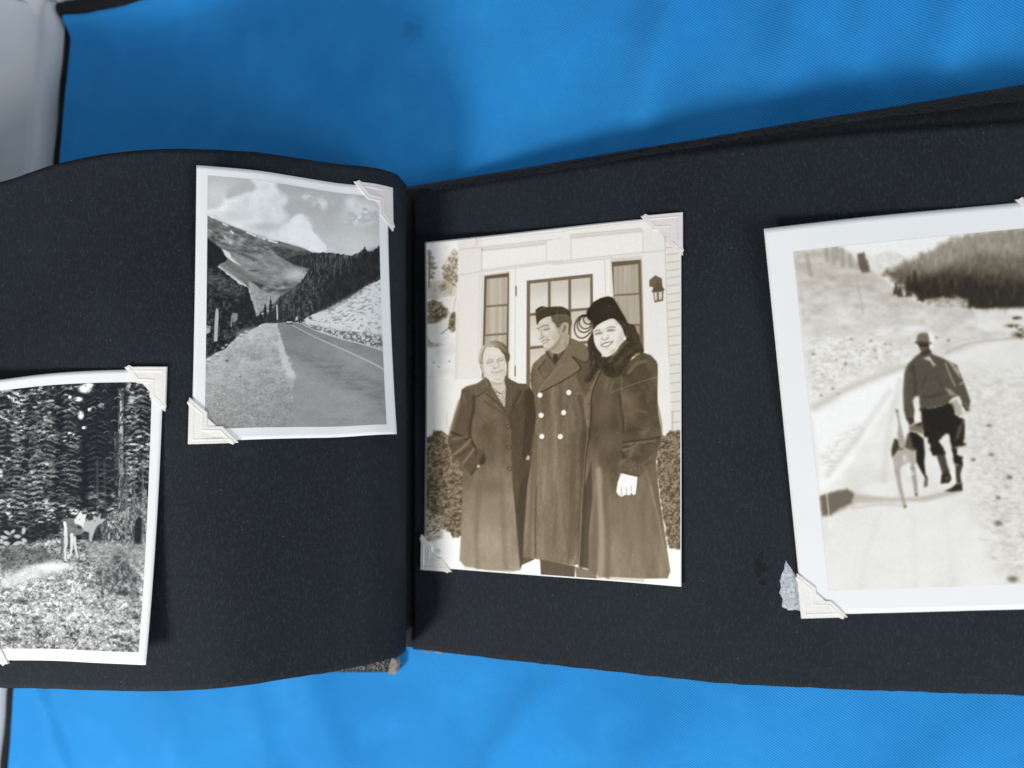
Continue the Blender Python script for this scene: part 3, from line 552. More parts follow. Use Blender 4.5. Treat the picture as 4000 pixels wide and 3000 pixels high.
def paint_road(c):
    """A mountain road under clouds, black and white."""
    P = c.poly; Ln = c.line; Bl = c.blob
    c.v[:] = .72 + .09 * sstep(780, 1000, c.y) + .03 * (fbm(c.x / 60, c.y / 40, 205, 3) - .5) * 2
    def cl(p, v, s=14, a=.95): P('P2', p, v, s, a, sm=True, rag=(40, 40, 16))
    Bl('P2', (220, 230), 130, 110, .84, .8)
    cl([(150, 330), (235, 285), (300, 225), (425, 195), (395, 150), (420, 120), (545, 150), (548, 200), (612, 258), (585, 300), (605, 370), (590, 440), (600, 500), (400, 445), (150, 345)], lambda x, y: .90 + .08 * (fbm(x / 40, y / 34, 206, 4) - .5) * 2)
    cl([(560, 440), (600, 390), (690, 345), (735, 400), (770, 460), (822, 515), (800, 555), (700, 530), (580, 490)], lambda x, y: .93 + .05 * (fbm(x / 40, y / 34, 207, 4) - .5) * 2, 8)
    P('a', [(480, 430), (520, 310), (700, 230), (800, 230), (850, 320), (740, 370), (600, 420), (530, 450)], .73, 10, sm=True); P('a', [(235, 150), (460, 180), (700, 215), (560, 290), (380, 200)], .76, 12, .7)
    Bl('P2', (470, 412), 120, 34, .74, .75); Bl('P2', (300, 350), 150, 40, .78, .7); Bl('P2', (420, 320), 70, 40, .83, .5)
    for x, y, rx, ry in ((712, 240, 34, 20), (800, 280, 62, 44), (965, 275, 48, 46), (1040, 320, 130, 70), (1000, 370, 90, 40), (690, 390, 60, 60)): Bl('P2', (x, y), rx, ry, .90, .8, mult=lambda a, b: sstep(.32, .56, fbm(a / 26, b / 22, 208, 3)))
    # far mountain with its bowl
    ridge = [(150, 330), (175, 345), (190, 360), (240, 385), (380, 437), (500, 485), (560, 490), (620, 508), (700, 530), (755, 556), (780, 640), (720, 700), (640, 760), (560, 830), (450, 900), (400, 760), (150, 500)]
    P('P2', ridge, lambda x, y: .50 + .34 * (fbm((x + y * .6) / 30, (y - x * .35) / 11, 51, 5) - .5) * 2, 2)
    P('P2', [(150, 345), (240, 385), (380, 437), (500, 485), (620, 508), (560, 530), (420, 500), (300, 440), (150, 400)], .40, 8, .6, tex=(22, 12, .14, 52))
    P('P2', [(230, 600), (380, 560), (520, 560), (600, 600), (700, 640), (680, 700), (560, 740), (420, 710), (330, 690)], .60, 22, .7, tex=(30, 14, .1, 53)); Bl('P2', (655, 675), 80, 42, .82, .8)
    P('P2', [(500, 530), (560, 512), (680, 530), (755, 556), (700, 640), (620, 610), (570, 585)], .30, 5, .85, tex=(14, 10, .16, 54))
    P('P2', [(540, 505), (620, 512), (700, 535), (660, 545), (600, 530)], .56, 6, .6)
    for p, w in (([(246, 392), (272, 404)], 7), ([(290, 432), (302, 445)], 8), ([(380, 440), (428, 462)], 8), ([(442, 466), (478, 480)], 8), ([(500, 487), (548, 498)], 9), ([(250, 460), (262, 472)], 5), ([(155, 338), (190, 358)], 10), ([(285, 490), (290, 500)], 7)): Ln('P2', p, .92, w, 2, .9)
    P('P2', [(238, 531), (285, 548), (292, 580), (345, 625), (300, 604), (262, 575)], .85, 3)
    P('a', [(430, 1100), (620, 1120), (780, 1190), (890, 1250), (840, 1275), (760, 1220), (560, 1140)], .36, 4, .8)
    P('P2', [(215, 620), (270, 590), (340, 640), (420, 700), (470, 760), (380, 740)], .45, 6, .8, tex=(16, 9, .09, 55))
    for x, y, rx, ry in ((418, 655, 34, 7), (505, 765, 34, 15), (578, 766, 32, 10), (545, 742, 20, 6)): Bl('P2', (x, y), rx, ry, .30, .85)
    P('P2', [(404, 714), (440, 722), (472, 732), (455, 757), (430, 740)], .29, 2.5)
    P('P2', [(385, 715), (420, 730), (470, 775), (560, 790), (640, 750), (660, 740), (600, 800), (540, 830), (470, 870), (430, 920), (405, 820)], .64, 5, .9, tex=(9, 7, .14, 56))
    rs = np.random.RandomState(3)
    for k in range(120):                                           # gullies, ledges and scree streaks
        xx = rs.uniform(165, 720); yy = 360 + (xx - 165) * .36 + rs.uniform(0, 230) * (1 - (xx - 165) / 900); L_ = rs.uniform(10, 40)
        Ln('P2', [(xx, yy), (xx + L_ * .5, yy + L_ * .22), (xx + L_, yy + L_ * rs.uniform(.3, .7))], rs.choice([.30, .36, .66, .74]), rs.uniform(2, 5), 2.5, rs.uniform(.25, .55))
    # forests
    fl = dict(soft=2.5)
    c.leaf('P2', [(150, 470), (200, 500), (238, 538), (272, 592), (215, 628), (290, 690), (350, 735), (388, 752), (396, 800), (412, 830), (428, 895), (432, 912), (455, 900), (480, 930), (460, 955), (380, 1000), (330, 1020), (260, 1090), (200, 1120), (144, 1150)], .13, .42, 11, 11, 61, .46, .78, rag=(10, 10, 5), **fl)
    P('P2', [(152, 475), (200, 502), (240, 540), (268, 590), (215, 625), (152, 650)], .14, 3, .8, rag=(8, 8, 4))
    c.leaf('P2', [(150, 660), (240, 680), (330, 740), (360, 800), (250, 780), (150, 720)], .22, .50, 12, 7, 62, .42, .7, soft=10, a=.8)
    for x, y0, y1, w in ((378, 745, 930, 42), (402, 820, 935, 36), (350, 770, 930, 40), (480, 835, 945, 26), (510, 808, 945, 26), (535, 850, 945, 24), (565, 790, 945, 30), (600, 830, 940, 30), (455, 880, 950, 24), (630, 800, 940, 30)):
        p = []
        n = 7
        for k in range(n):
            yy = y0 + (y1 - y0) * k / (n - 1); ww = w * (k / (n - 1)) ** .8
            p += [(x + ww, yy), (x + ww * .5, yy + 2)]
        q = [(2 * x - a, b) for a, b in reversed(p)]
        c.leaf('P2', p + q, .14, .30, 6, 6, 63, .5, .8, soft=2)
    c.leaf('P2', [(560, 800), (650, 740), (720, 690), (700, 940), (480, 948), (470, 930)], .17, .40, 7, 9, 64, .45, .75, soft=6, a=.85)
    c.leaf('P2', [(596, 590), (640, 572), (700, 565), (760, 553), (850, 552), (900, 560), (960, 572), (1010, 552), (1032, 525), (1045, 548), (1075, 548), (1100, 530), (1118, 512), (1130, 700), (1050, 740), (960, 800), (830, 862), (760, 892), (700, 925), (640, 945), (610, 935), (630, 830), (660, 760), (690, 700), (730, 640), (660, 625)], .17, .50, 7, 16, 65, .45, .80, rag=(6, 10, 5), **fl)
    P('P2', [(860, 690), (920, 610), (1000, 580), (1120, 530), (1128, 700), (1040, 740), (960, 795), (830, 858), (760, 880), (800, 760)], .15, 22, .75, tex=(12, 16, .06, 66)); P('P2', [(600, 590), (700, 568), (770, 560), (720, 640), (640, 620)], .22, 8, .8, tex=(8, 12, .06, 67))
    for k in range(14):
        x = 690 + k * 20 + 9 * np.sin(k * 7.); Ln('P2', [(x, 590 + 14 * np.sin(k * 3.)), (x - 3, 640 + 30 * np.sin(k * 5.))], .50, 4, 2, .45)
    for x, y in ((780, 720), (740, 770), (870, 660), (700, 860), (905, 640)): Ln('P2', [(x, y - 30), (x - 3, y + 25)], .48, 6, 3, .5)
    for x, y in ((1036, 520), (1118, 512), (1085, 540)):
        P('P2', [(x, y), (x + 22, y + 70), (x - 22, y + 70)], .16, 2, rag=(7, 7, 5))
    # bright bank and rubble wall at the right
    P('P2', [(1130, 700), (1080, 725), (1040, 745), (960, 802), (900, 835), (830, 868), (760, 895), (695, 928), (760, 955), (860, 975), (1140, 1020)], lambda x, y: .86 - .20 * sstep(.52, .74, fbm(x / 14, y / 5, 71, 4)), 2.5, rag=(12, 9, 4))
    for k in range(26):
        a = vnoise(np.array(k * 1.7), np.array(2.2), 73); b = vnoise(np.array(k * 2.9), np.array(7.2), 74)
        x = 760 + 360 * a; y = 955 - (x - 720) * .52 * b; Ln('P2', [(x, y), (x + 12, y - 6)], .40, 4.5, 2, .65)
    c.leaf('P2', [(760, 890), (960, 790), (1060, 730), (1125, 690), (1000, 800), (860, 870)], .3, .8, 9, 6, 75, .4, .6, soft=8, a=.5)
    Bl('d', (445, 640), 36, 26, .22, .9)
    P('P2', [(688, 945), (760, 960), (900, 988), (1000, 998), (1140, 1012), (1144, 1102), (1050, 1072), (900, 1030), (760, 986), (700, 958)], lambda x, y: .40 + .42 * sstep(.28, .70, fbm(x / 7, y / 6, 76, 3)), 2.5)
    Ln('P2', [(700, 962), (760, 990), (900, 1035), (1050, 1078), (1144, 1106)], .82, 8, 2.5, .8)
    # road, verge, centre line
    P('P2', [(545, 948), (600, 942), (690, 950), (700, 962), (760, 990), (900, 1035), (1050, 1078), (1145, 1106), (1162, 1518), (560, 1540), (560, 1250), (540, 1130), (545, 1030)], lambda x, y: .53 + .07 * sstep(1250, 1500, y) + .05 * (fbm(x / 60, y / 30, 81, 4) - .5) * 2, 2, tex=(4, 3, .03, 82))
    c.leaf('P2', [(600, 1090), (760, 1120), (920, 1180), (1150, 1300), (1150, 1450), (900, 1300), (700, 1180)], .43, .56, 40, 12, 83, .35, .6, soft=30, a=.6)
    Ln('P2', [(632, 960), (760, 1025), (940, 1105), (1146, 1206)], .80, 4, 2.2, .8, w2=8, sm=False)
    P('P2', [(144, 1155), (200, 1118), (262, 1090), (330, 1018), (382, 998), (440, 968), (500, 952), (545, 948), (570, 1030), (600, 1130), (650, 1250), (640, 1300), (628, 1535), (142, 1542)], lambda x, y: .67 + .08 * sstep(1400, 1280, y) - .10 * sstep(1450, 1640, y) + .10 * (fbm(x / 30, y / 16, 84, 4) - .5) * 2, 2.5, rag=(9, 9, 4), tex=(6, 4, .10, 85))
    c.leaf('P2', [(145, 1280), (400, 1250), (560, 1330), (600, 1530), (143, 1538)], .50, .70, 7, 5, 86, .34, .58, soft=40, a=.6)
    P('P2', [(556, 1050), (580, 1095), (602, 1135), (652, 1240), (640, 1262), (600, 1245), (575, 1180), (556, 1110)], .82, 8, .85, rag=(9, 9, 12)); Bl('P2', (400, 990), 120, 26, .76, .6, -.2)
    for k in range(420):                                           # loose stones on the verge
        xx = rs.uniform(146, 640); yy = rs.uniform(1000, 1535)
        if yy < 1140 - (xx - 146) * .42 or xx > 555 + (yy - 950) * .28: continue
        dk = rs.rand() < .6
        Bl('P2', (xx, yy), rs.uniform(3, 8) * (.4 + (yy - 950) / 700), rs.uniform(2, 4) * (.4 + (yy - 950) / 700), .42 if dk else .84, rs.uniform(.3, .75))
    for x, y, rx in ((245, 1085, 9), (345, 1010, 9), (210, 1120, 10), (265, 1068, 8), (165, 1150, 10), (375, 995, 8)): Bl('P2', (x, y), rx * 1.6, rx, .84, .8); Bl('P2', (x, y + rx * 1.2), rx * 1.3, rx * .5, .3, .6)
    Bl('c', (580, 1300), 34, 24, .26, .8); Bl('c', (790, 1545), 26, 14, .32, .7)
    # snags, board, cars
    P('P2', [(206, 866), (218, 866), (222, 900), (216, 1000), (214, 1048), (194, 1050), (198, 960), (202, 895)], .70, 1.8); P('P2', [(298, 890), (328, 892), (326, 930), (300, 945)], .55, 2.5); Ln('P2', [(296, 905), (292, 965)], .6, 6, 2)
    c.leaf('P2', [(147, 960), (175, 965), (172, 1000), (147, 1010)], .45, .8, 9, 4, 87, .4, .6); Ln('P2', [(545, 850), (548, 925)], .80, 7, 1.6)
    P('P2', [(598, 930), (602, 920), (628, 919), (633, 930), (633, 952), (598, 952)], .14, 1.6); P('P2', [(599, 938), (632, 938), (632, 946), (599, 947)], .82, 1.4); P('P2', [(670, 925), (684, 922), (688, 945), (668, 946)], .15, 1.6); Bl('P2', (678, 938), 5, 4, .7, .9)
    P('P2', [(652, 912), (660, 912), (664, 930), (650, 932)], .78, 2)
    c.grain(.022, 4.5)

def paint_deer(c):
    """Two deer at the edge of a dark fir wood, black and white."""
    P = c.poly; Ln = c.line; Bl = c.blob
    x, y = c.x, c.y
    bough = fbm(x / 17 + .5 * np.sin(y / 40.), y / 7.5 + .004 * x, 91, 4); clump = fbm(x / 55, y / 42, 92, 3)
    lit = sstep(.44, .78, bough) * (.30 + .9 * sstep(.36, .62, clump)) + .35 * sstep(.5, .75, fbm(x / 6, y / 3.5, 90, 3)) * sstep(.4, .6, clump)
    c.v[:] = .16 + .62 * np.clip(lit, 0, 1.15) * (1 - .75 * sstep(290, 330, x) * sstep(520, 470, x) * sstep(1980, 1900, y))
    c.v += .05 * (fbm(x / 5, y / 4, 93, 2) - .5)
    c.leaf('P1', [(300, 440), (430, 480), (440, 600), (380, 700), (260, 720), (240, 600)], .13, .52, 14, 5, 94, .50, .78, soft=20, a=.8)
    P('P1', [(380, 150), (580, 150), (560, 380), (540, 560), (430, 700), (330, 740), (400, 480), (370, 330)], .155, 22, .62)
    # shafts of light between the trunks and sky through the crowns
    for xx, yy, rx, ry in ((412, 172, 38, 24), (430, 155, 30, 14), (380, 222, 24, 13), (392, 300, 17, 24), (436, 272, 13, 11), (490, 250, 16, 10), (228, 318, 12, 7), (62, 222, 9, 14), (80, 195, 14, 8), (338, 212, 11, 10), (40, 205, 9, 6), (4, 582, 14, 22), (408, 360, 14, 8)):
        Bl('P1', (xx, yy), rx, ry, .97, 1, hard=.45, mult=lambda a, b: sstep(.22, .42, fbm(a / 7, b / 7, 95, 3)))
    for x0, y0, y1, v, w in ((585, 170, 780, .72, 26), (565, 380, 640, .62, 22), (635, 560, 680, .75, 9), (655, 700, 900, .5, 40), (600, 600, 920, .42, 34), (255, 490, 600, .62, 24), (700, 660, 900, .72, 22), (585, 230, 400, .95, 12)):
        c.leaf('P1', [(x0 - w / 2, y0), (x0 + w / 2, y0), (x0 + w / 2, y1), (x0 - w / 2, y1)], .18, v, 6, 10, int(x0), .38, .60, soft=5, a=.85)
    c.leaf('P1', [(600, 760), (715, 700), (715, 940), (600, 920), (500, 910), (480, 800)], .22, .82, 7, 12, 96, .42, .66, soft=10, a=.8)
    rs = np.random.RandomState(12)
    for cx, y0, y1, w in ((40, 150, 860, 150), (215, 230, 800, 130), (330, 170, 640, 90), (470, 180, 760, 90), (680, 150, 640, 80)):
        yy = y0
        while yy < y1:                                             # drooping tiers of boughs, dark below and lit above
            f = (.35 + .65 * (yy - y0) / (y1 - y0)) * w
            for sg in (-1, 1):
                if rs.rand() < .2: continue
                e = f * rs.uniform(.55, 1.); dr = rs.uniform(8, 20); lit_ = (.36 if cx == 470 else .62) + rs.uniform(-.1, .12)
                Ln('P1', [(cx + sg * e * .15, yy + 12), (cx + sg * e * .6, yy + 12 + dr * .5), (cx + sg * e, yy + 12 + dr)], .10, 11, 4, .55)
                Ln('P1', [(cx + sg * e * .25, yy), (cx + sg * e * .65, yy + dr * .4), (cx + sg * e, yy + dr)], lit_, 7, 3, .55, w2=4)
            yy += rs.uniform(20, 30)
    for x0, x1, y0, y1 in ((118, 150, 160, 560), (270, 300, 160, 700), (395, 425, 420, 760), (560, 572, 200, 640)):
        P('P1', [(x0, y0), (x1, y0), (x1 + 6, y1), (x0 - 6, y1)], .09, 10, .5, rag=(20, 30, 14))
    for k in range(330):
        xx = rs.uniform(0, 730); yy = rs.uniform(165, 800); L = rs.uniform(10, 34); dark = 385 < xx < 560
        if dark and rs.rand() < .45: continue
        v = rs.uniform(.45, .80); s_ = rs.uniform(-5, 5)
        Ln('P1', [(xx, yy + 3 + s_), (xx + L * .5, yy - 3), (xx + L, yy + 2 - s_)], v, rs.uniform(2.5, 5.5), 2.2, rs.uniform(.35, .8))
    for k in range(70):
        xx = rs.uniform(560, 722); yy = rs.uniform(560, 900); Ln('P1', [(xx, yy), (xx + rs.uniform(-5, 5), yy + rs.uniform(8, 26))], rs.uniform(.5, .9), 3.5, 2, .5)
    for k in range(60):
        a = vnoise(np.array(k * 1.31), np.array(3.2), 97); b = vnoise(np.array(k * 2.17), np.array(9.2), 98)
        xx = 290 * a * 1.15; yy = 240 + 560 * b; Ln('P1', [(xx, yy + 5), (xx + 14, yy - 2), (xx + 34, yy + 3)], .62, 6, 2.5, .5)
    P('P1', [(0, 780), (80, 820), (150, 850), (230, 830), (290, 790), (290, 880), (230, 905), (140, 915), (0, 890)], .14, 16, .75)
    P('P1', [(640, 860), (668, 790), (692, 800), (686, 925), (650, 925)], .13, 4, .9)
    for xx, v in ((470, .40), (505, .34), (612, .52), (648, .45), (690, .55)): Ln('P1', [(xx, 520), (xx + 3, 720), (xx - 2, 915)], v, 12, 4, .45)
    # undergrowth
    g = [(0, 930), (120, 925), (230, 905), (300, 890), (420, 905), (520, 905), (600, 925), (740, 925), (700, 1500), (-300, 1500), (-300, 930)]
    def gv(x, y):
        n = fbm(x / 15, y / 11, 101, 4); m = fbm(x / 60, y / 34, 102, 3)
        f2 = fbm(x / 5.5, y / 4.5, 109, 3); return .54 + .12 * sstep(2150, 2250, y) - .10 * sstep(2380, 2550, y) + .75 * (n - .5) + .3 * (m - .5) + .75 * (f2 - .5)
    P('P1', g, gv, 6, rag=(14, 10, 8))
    P('P1', [(0, 940), (200, 930), (300, 990), (100, 1050), (0, 1060)], .33, 20, .6, tex=(8, 7, .2, 103))
    P('P1', [(410, 905), (720, 930), (700, 1030), (480, 1010), (420, 980)], .62, 20, .65, tex=(7, 6, .2, 104))
    P('P1', [(30, 1080), (130, 1030), (230, 1010), (330, 1015), (350, 1040), (250, 1065), (120, 1110), (0, 1140), (0, 1100)], .84, 14, .85, tex=(10, 6, .1, 105)); Bl('P1', (250, 1033), 90, 20, .95, .8)
    c.leaf('P1', [(560, 960), (590, 940), (620, 1010), (665, 1080), (660, 1170), (560, 1180), (440, 1140), (470, 1040), (540, 1030)], .18, .66, 9, 9, 106, .40, .68, soft=26, a=.75, rag=(30, 30, 24))
    for xx, yy, rx, ry in ((495, 1165, 8, 30), (560, 1370, 40, 14), (60, 1385, 60, 16), (600, 1160, 40, 14), (110, 1200, 40, 14), (180, 1280, 34, 14), (660, 1280, 20, 14)): Bl('P1', (xx, yy), rx, ry, .17, .7)
    for k in range(130):
        a = vnoise(np.array(k * 1.61), np.array(1.2), 107); b = vnoise(np.array(k * 2.47), np.array(5.2), 108)
        Bl('P1', (-20 + 740 * a, 1110 + 330 * b), 11 + 8 * a, 8 + 4 * b, .76, .5, hard=.3)
    for xx, yy, rx, ry, ro in ((35, 868, 22, 9, .5), (62, 862, 16, 9, -.7), (20, 890, 24, 10, .2), (85, 885, 20, 11, .1), (115, 858, 12, 20, .2), (118, 905, 18, 12, .5), (30, 918, 20, 12, .2), (85, 918, 22, 11, -.2), (5, 905, 14, 9, 0)): Bl('P1', (xx, yy), rx, ry, .74, .95, ro, hard=.5)
    # deer
    Bl('f', (640, 330), 110, 90, .40, .35)
    P('f', [(560, 300), (580, 260), (640, 245), (690, 270), (730, 310), (770, 320), (800, 350), (760, 390), (700, 410), (680, 440), (640, 440), (600, 420), (570, 370)], .48, 4, sm=True, tex=(9, 9, .12, 110))
    P('f', [(690, 265), (730, 200), (750, 175), (765, 210), (800, 215), (790, 250), (800, 300), (780, 350), (745, 320), (720, 300), (690, 300)], .86, 3); P('f', [(780, 280), (860, 260), (870, 215), (900, 240), (935, 200), (930, 250), (980, 255), (940, 290), (900, 320), (880, 360), (850, 460), (828, 455), (825, 380), (770, 360)], .70, 4)
    Bl('f', (735, 330), 30, 22, .18, .85); Bl('f', (738, 258), 7, 6, .15, .9); Bl('f', (690, 290), 10, 8, .35, .8); Bl('f', (880, 272), 8, 7, .2, .8)
    Ln('f', [(600, 290), (610, 350), (600, 400)], .95, 24, 3); Ln('f', [(572, 290), (580, 330)], .16, 18, 3)
    for p, v in (([(610, 380), (612, 480), (602, 560), (608, 640)], .84), ([(575, 400), (578, 500), (565, 600)], .42), ([(665, 400), (665, 500), (655, 590)], .86), ([(690, 430), (700, 520), (718, 605)], .84)): Ln('f', p, v, 32, 3, .95, w2=16)
    Ln('f', [(640, 420), (640, 520)], .2, 14, 4, .7); Bl('f', (605, 652), 26, 7, .15, .8); Bl('f', (900, 420), 50, 40, .16, .6)
    c.grain(.03, 4.5)

def paint_walk(c):
    """A man walking away up a snowy track with a dog, warm black and white, soft focus."""
    P = c.poly; Ln = c.line; Bl = c.blob
    x, y = c.x, c.y
    c.v[:] = .885 + .05 * (fbm(x / 90, y / 60, 111, 4) - .5) * 2
    # sky, hillside, dark wood
    P('P4', [(300, 200), (1240, 70), (1240, 200), (800, 200), (640, 250), (560, 300), (480, 240), (380, 215)], .93, 10)
    P('P4', [(190, 225), (380, 212), (440, 260), (520, 320), (620, 400), (700, 430), (900, 450), (1240, 440), (1240, 560), (1000, 560), (800, 620), (600, 670), (400, 730), (270, 810), (240, 600)], lambda x, y: .745 + .10 * (fbm(x / 50, y / 22, 112, 4) - .5) * 2 + .11 * sstep(1000, 1380, y), 10)
    for xx, yy, h in ((320, 235, 50), (345, 240, 60), (380, 250, 60), (410, 262, 40), (360, 232, 40)): Ln('P4', [(xx, yy - h / 2), (xx + 4, yy + h / 2)], .62, 15, 7, .7)
    P('P4', [(440, 235), (462, 230), (478, 270), (488, 305), (455, 310), (443, 275)], .38, 6, .9, rag=(10, 12, 6)); Ln('P4', [(245, 240), (262, 318)], .6, 13, 6, .6); Ln('h', [(820, 650), (850, 800), (878, 945)], .66, 9, 3, .75)
    P('P4', [(520, 300), (600, 290), (640, 250), (560, 225), (500, 240)], .84, 8, .7, tex=(20, 14, .12, 113))
    P('P4', [(540, 308), (600, 278), (700, 228), (800, 182), (880, 156), (1240, 112), (1240, 445), (1060, 446), (940, 446), (870, 440), (830, 405), (700, 420), (670, 400), (620, 370)],
      lambda x, y: .60 - .13 * sstep(0, 60, y - (1190 - .48 * (np.minimum(x, 3800) - 3450)) + 60) - .24 * sstep(990, 1110, y - (x - 3500) * .06) + .05 * (fbm(x / 10, y / 40, 114, 3) - .5) * 2, 16, tex=(11, 20, .08, 115), rag=(22, 22, 16))
    for xx, y0, y1, w in ((632, 320, 400, 26), (655, 300, 360, 22), (680, 350, 415, 30), (585, 350, 392, 22), (600, 360, 400, 20), (735, 330, 405, 24), (860, 320, 440, 50), (910, 360, 445, 50), (1000, 360, 445, 50), (1050, 380, 445, 40), (780, 350, 410, 30)):
        P('P4', [(xx - w * .2, y0), (xx + w * .2, y0), (xx + w * .6, y1), (xx - w * .5, y1)], .22, 6, .85, rag=(8, 10, 5))
    P('P4', [(690, 410), (760, 402), (860, 408), (860, 440), (760, 440), (700, 432)], .72, 7, .8, tex=(10, 6, .28, 116)); P('P4', [(880, 448), (1240, 430), (1240, 560), (900, 520)], .90, 8, .6)
    for xx, yy, rx, ry in ((1045, 480, 26, 8), (1030, 510, 34, 8), (1062, 545, 40, 18), (1060, 520, 20, 10)): Bl('P4', (xx, yy), rx, ry, .2, .9, mult=lambda a, b: sstep(.3, .5, fbm(a / 9, b / 6, 117, 3)))
    # rubble at the foot of the hill, ruts of the track
    c.leaf('P4', [(240, 560), (420, 545), (560, 585), (640, 620), (520, 660), (400, 700), (300, 770), (265, 800)], .76, .94, 15, 7, 118, .34, .60, soft=30, a=.8)
    for k in range(30):
        a = vnoise(np.array(k * 1.91), np.array(1.7), 119); b = vnoise(np.array(k * 2.33), np.array(6.7), 120)
        xx = 245 + 400 * a; yy = 560 + 40 * b + (1 - a) * 170 * b; Bl('P4', (xx, yy), 6, 3.5, .50, .5, .5)
    for xx, yy in ((270, 618), (415, 560), (490, 567), (545, 580), (395, 655), (345, 750), (300, 775), (365, 768), (740, 555), (785, 566)): Bl('P4', (xx, yy), 9, 5, .36, .65)
    Ln('P4', [(270, 822), (360, 770), (480, 715), (620, 665)], .76, 22, 14, .65); Ln('P4', [(660, 660), (760, 625), (850, 585), (1040, 555)], .80, 14, 5, .5); Ln('P4', [(780, 610), (850, 580), (940, 565), (1060, 555)], .66, 6, 5, .5)
    P('P4', [(265, 850), (420, 760), (620, 680), (640, 700), (500, 900), (380, 1080), (300, 1140)], .95, 16, .85)
    c.leaf('P4', [(290, 1010), (400, 900), (480, 880), (430, 980), (330, 1080)], .76, .93, 20, 8, 121, .35, .55, soft=20, a=.6)
    for p in ([(560, 760), (440, 930), (320, 1080)], [(600, 720), (560, 900), (540, 1100)], [(520, 1230), (480, 1360), (450, 1500)], [(770, 1220), (790, 1360), (800, 1500)], [(650, 1230), (660, 1500)]): Ln('P4', p, .80, 22, 14, .45)
    P('P4', [(330, 1240), (800, 1150), (960, 1480), (340, 1515)], .89, 30, .6)
    c.leaf('P4', [(830, 700), (1240, 640), (1240, 1490), (1010, 1490), (920, 1280), (850, 1120)], .76, .90, 20, 9, 122, .34, .66, soft=50, a=.7)
    for k in range(70):
        a = vnoise(np.array(k * 1.51), np.array(2.7), 123); b = vnoise(np.array(k * 2.81), np.array(8.7), 124)
        xx = 865 + 260 * a; yy = 860 + 600 * b; Bl('P4', (xx, yy), 10 + 7 * b, 4 + 3 * a, .60, .32, .25)
    for xx, yy, rx, ry in ((975, 1262, 20, 13), (1018, 1088, 14, 10), (948, 1000, 15, 7), (880, 1020, 12, 8), (1030, 1475, 26, 16), (940, 890, 14, 6), (975, 1165, 12, 7)): Bl('P4', (xx, yy), rx, ry, .36, .8)
    # long shadow on the snow
    P('P4', [(296, 1158), (350, 1140), (400, 1130), (430, 1150), (560, 1165), (680, 1162), (780, 1140), (820, 1130), (830, 1145), (700, 1178), (560, 1180), (440, 1185), (380, 1215), (335, 1232), (300, 1238)], .70, 10, .8)
    P('P4', [(296, 1158), (345, 1142), (400, 1132), (428, 1150), (415, 1185), (370, 1210), (335, 1230), (302, 1236)], .42, 8, .9, rag=(14, 10, 6)); Ln('P4', [(420, 1205), (520, 1190), (620, 1195)], .76, 12, 6, .6); Ln('P4', [(322, 1150), (335, 1290)], .93, 4, 1.5, .8)
    # dog
    P('g', [(110, 1010), (135, 1005), (160, 1060), (230, 1030), (300, 1090), (300, 1180), (270, 1250), (240, 1200), (180, 1230), (130, 1300), (110, 1200), (92, 1110)], .70, 6, sm=True)
    P('g', [(118, 1000), (148, 1010), (158, 1075), (110, 1140), (96, 1150), (92, 1090)], .24, 6, .95); P('g', [(225, 960), (270, 940), (300, 1090), (270, 1100), (200, 1070)], .34, 6, .95)
    P('g', [(240, 940), (300, 950), (360, 1000), (372, 1120), (366, 1200), (378, 1300), (395, 1330), (385, 1345), (340, 1270), (300, 1190), (300, 1100), (270, 1060)], .15, 5); P('g', [(372, 1330), (398, 1340), (396, 1395), (368, 1410), (362, 1380)], .45, 4)
    P('g', [(238, 900), (290, 880), (355, 860), (360, 900), (350, 960), (300, 940), (240, 930)], .48, 6); P('g', [(270, 885), (330, 862), (356, 858), (340, 895)], .22, 5, .9)
    P('g', [(128, 755), (150, 770), (165, 860), (190, 960), (210, 1060), (160, 1070), (140, 960), (150, 880)], .66, 5); Bl('g', (135, 765), 12, 20, .35, .8); Bl('g', (172, 1085), 22, 14, .3, .8); Bl('g', (212, 1200), 12, 28, .4, .8)
    Ln('g', [(140, 1270), (162, 1400), (185, 1500), (205, 1575)], .64, 40, 6, .9, w2=20); Ln('g', [(270, 1250), (288, 1360), (300, 1470)], .60, 44, 6, .9, w2=24); Bl('g', (205, 1570), 14, 12, .3, .8); Bl('g', (300, 1470), 14, 12, .25, .8)
    P('g', [(110, 1180), (150, 1240), (170, 1300), (150, 1310), (125, 1250)], .7, 6, .7); Ln('g', [(200, 1150), (230, 1260), (270, 1290)], .92, 30, 8, .6)
    # man
    jk = (8, 8, .03, 130)
    P('g', [(300, 300), (330, 280), (400, 240), (440, 290), (520, 320), (580, 350), (640, 380), (690, 500), (720, 580), (755, 680), (745, 745), (700, 720), (660, 640), (640, 640), (600, 660), (565, 700), (430, 740), (335, 745), (325, 690), (330, 640), (290, 640), (268, 680), (285, 760), (278, 820), (255, 850), (215, 835), (195, 760), (190, 600), (200, 450), (230, 370), (260, 340)], .35, 5, tex=jk)
    Ln('g', [(270, 400), (290, 520), (290, 630)], .25, 26, 7, .6); Ln('g', [(330, 650), (450, 640), (570, 600)], .24, 18, 6, .6); Ln('g', [(220, 400), (205, 560), (205, 700)], .43, 24, 8, .5); Ln('g', [(350, 560), (380, 480)], .27, 24, 7, .5); Ln('g', [(470, 480), (520, 560)], .28, 24, 7, .5)
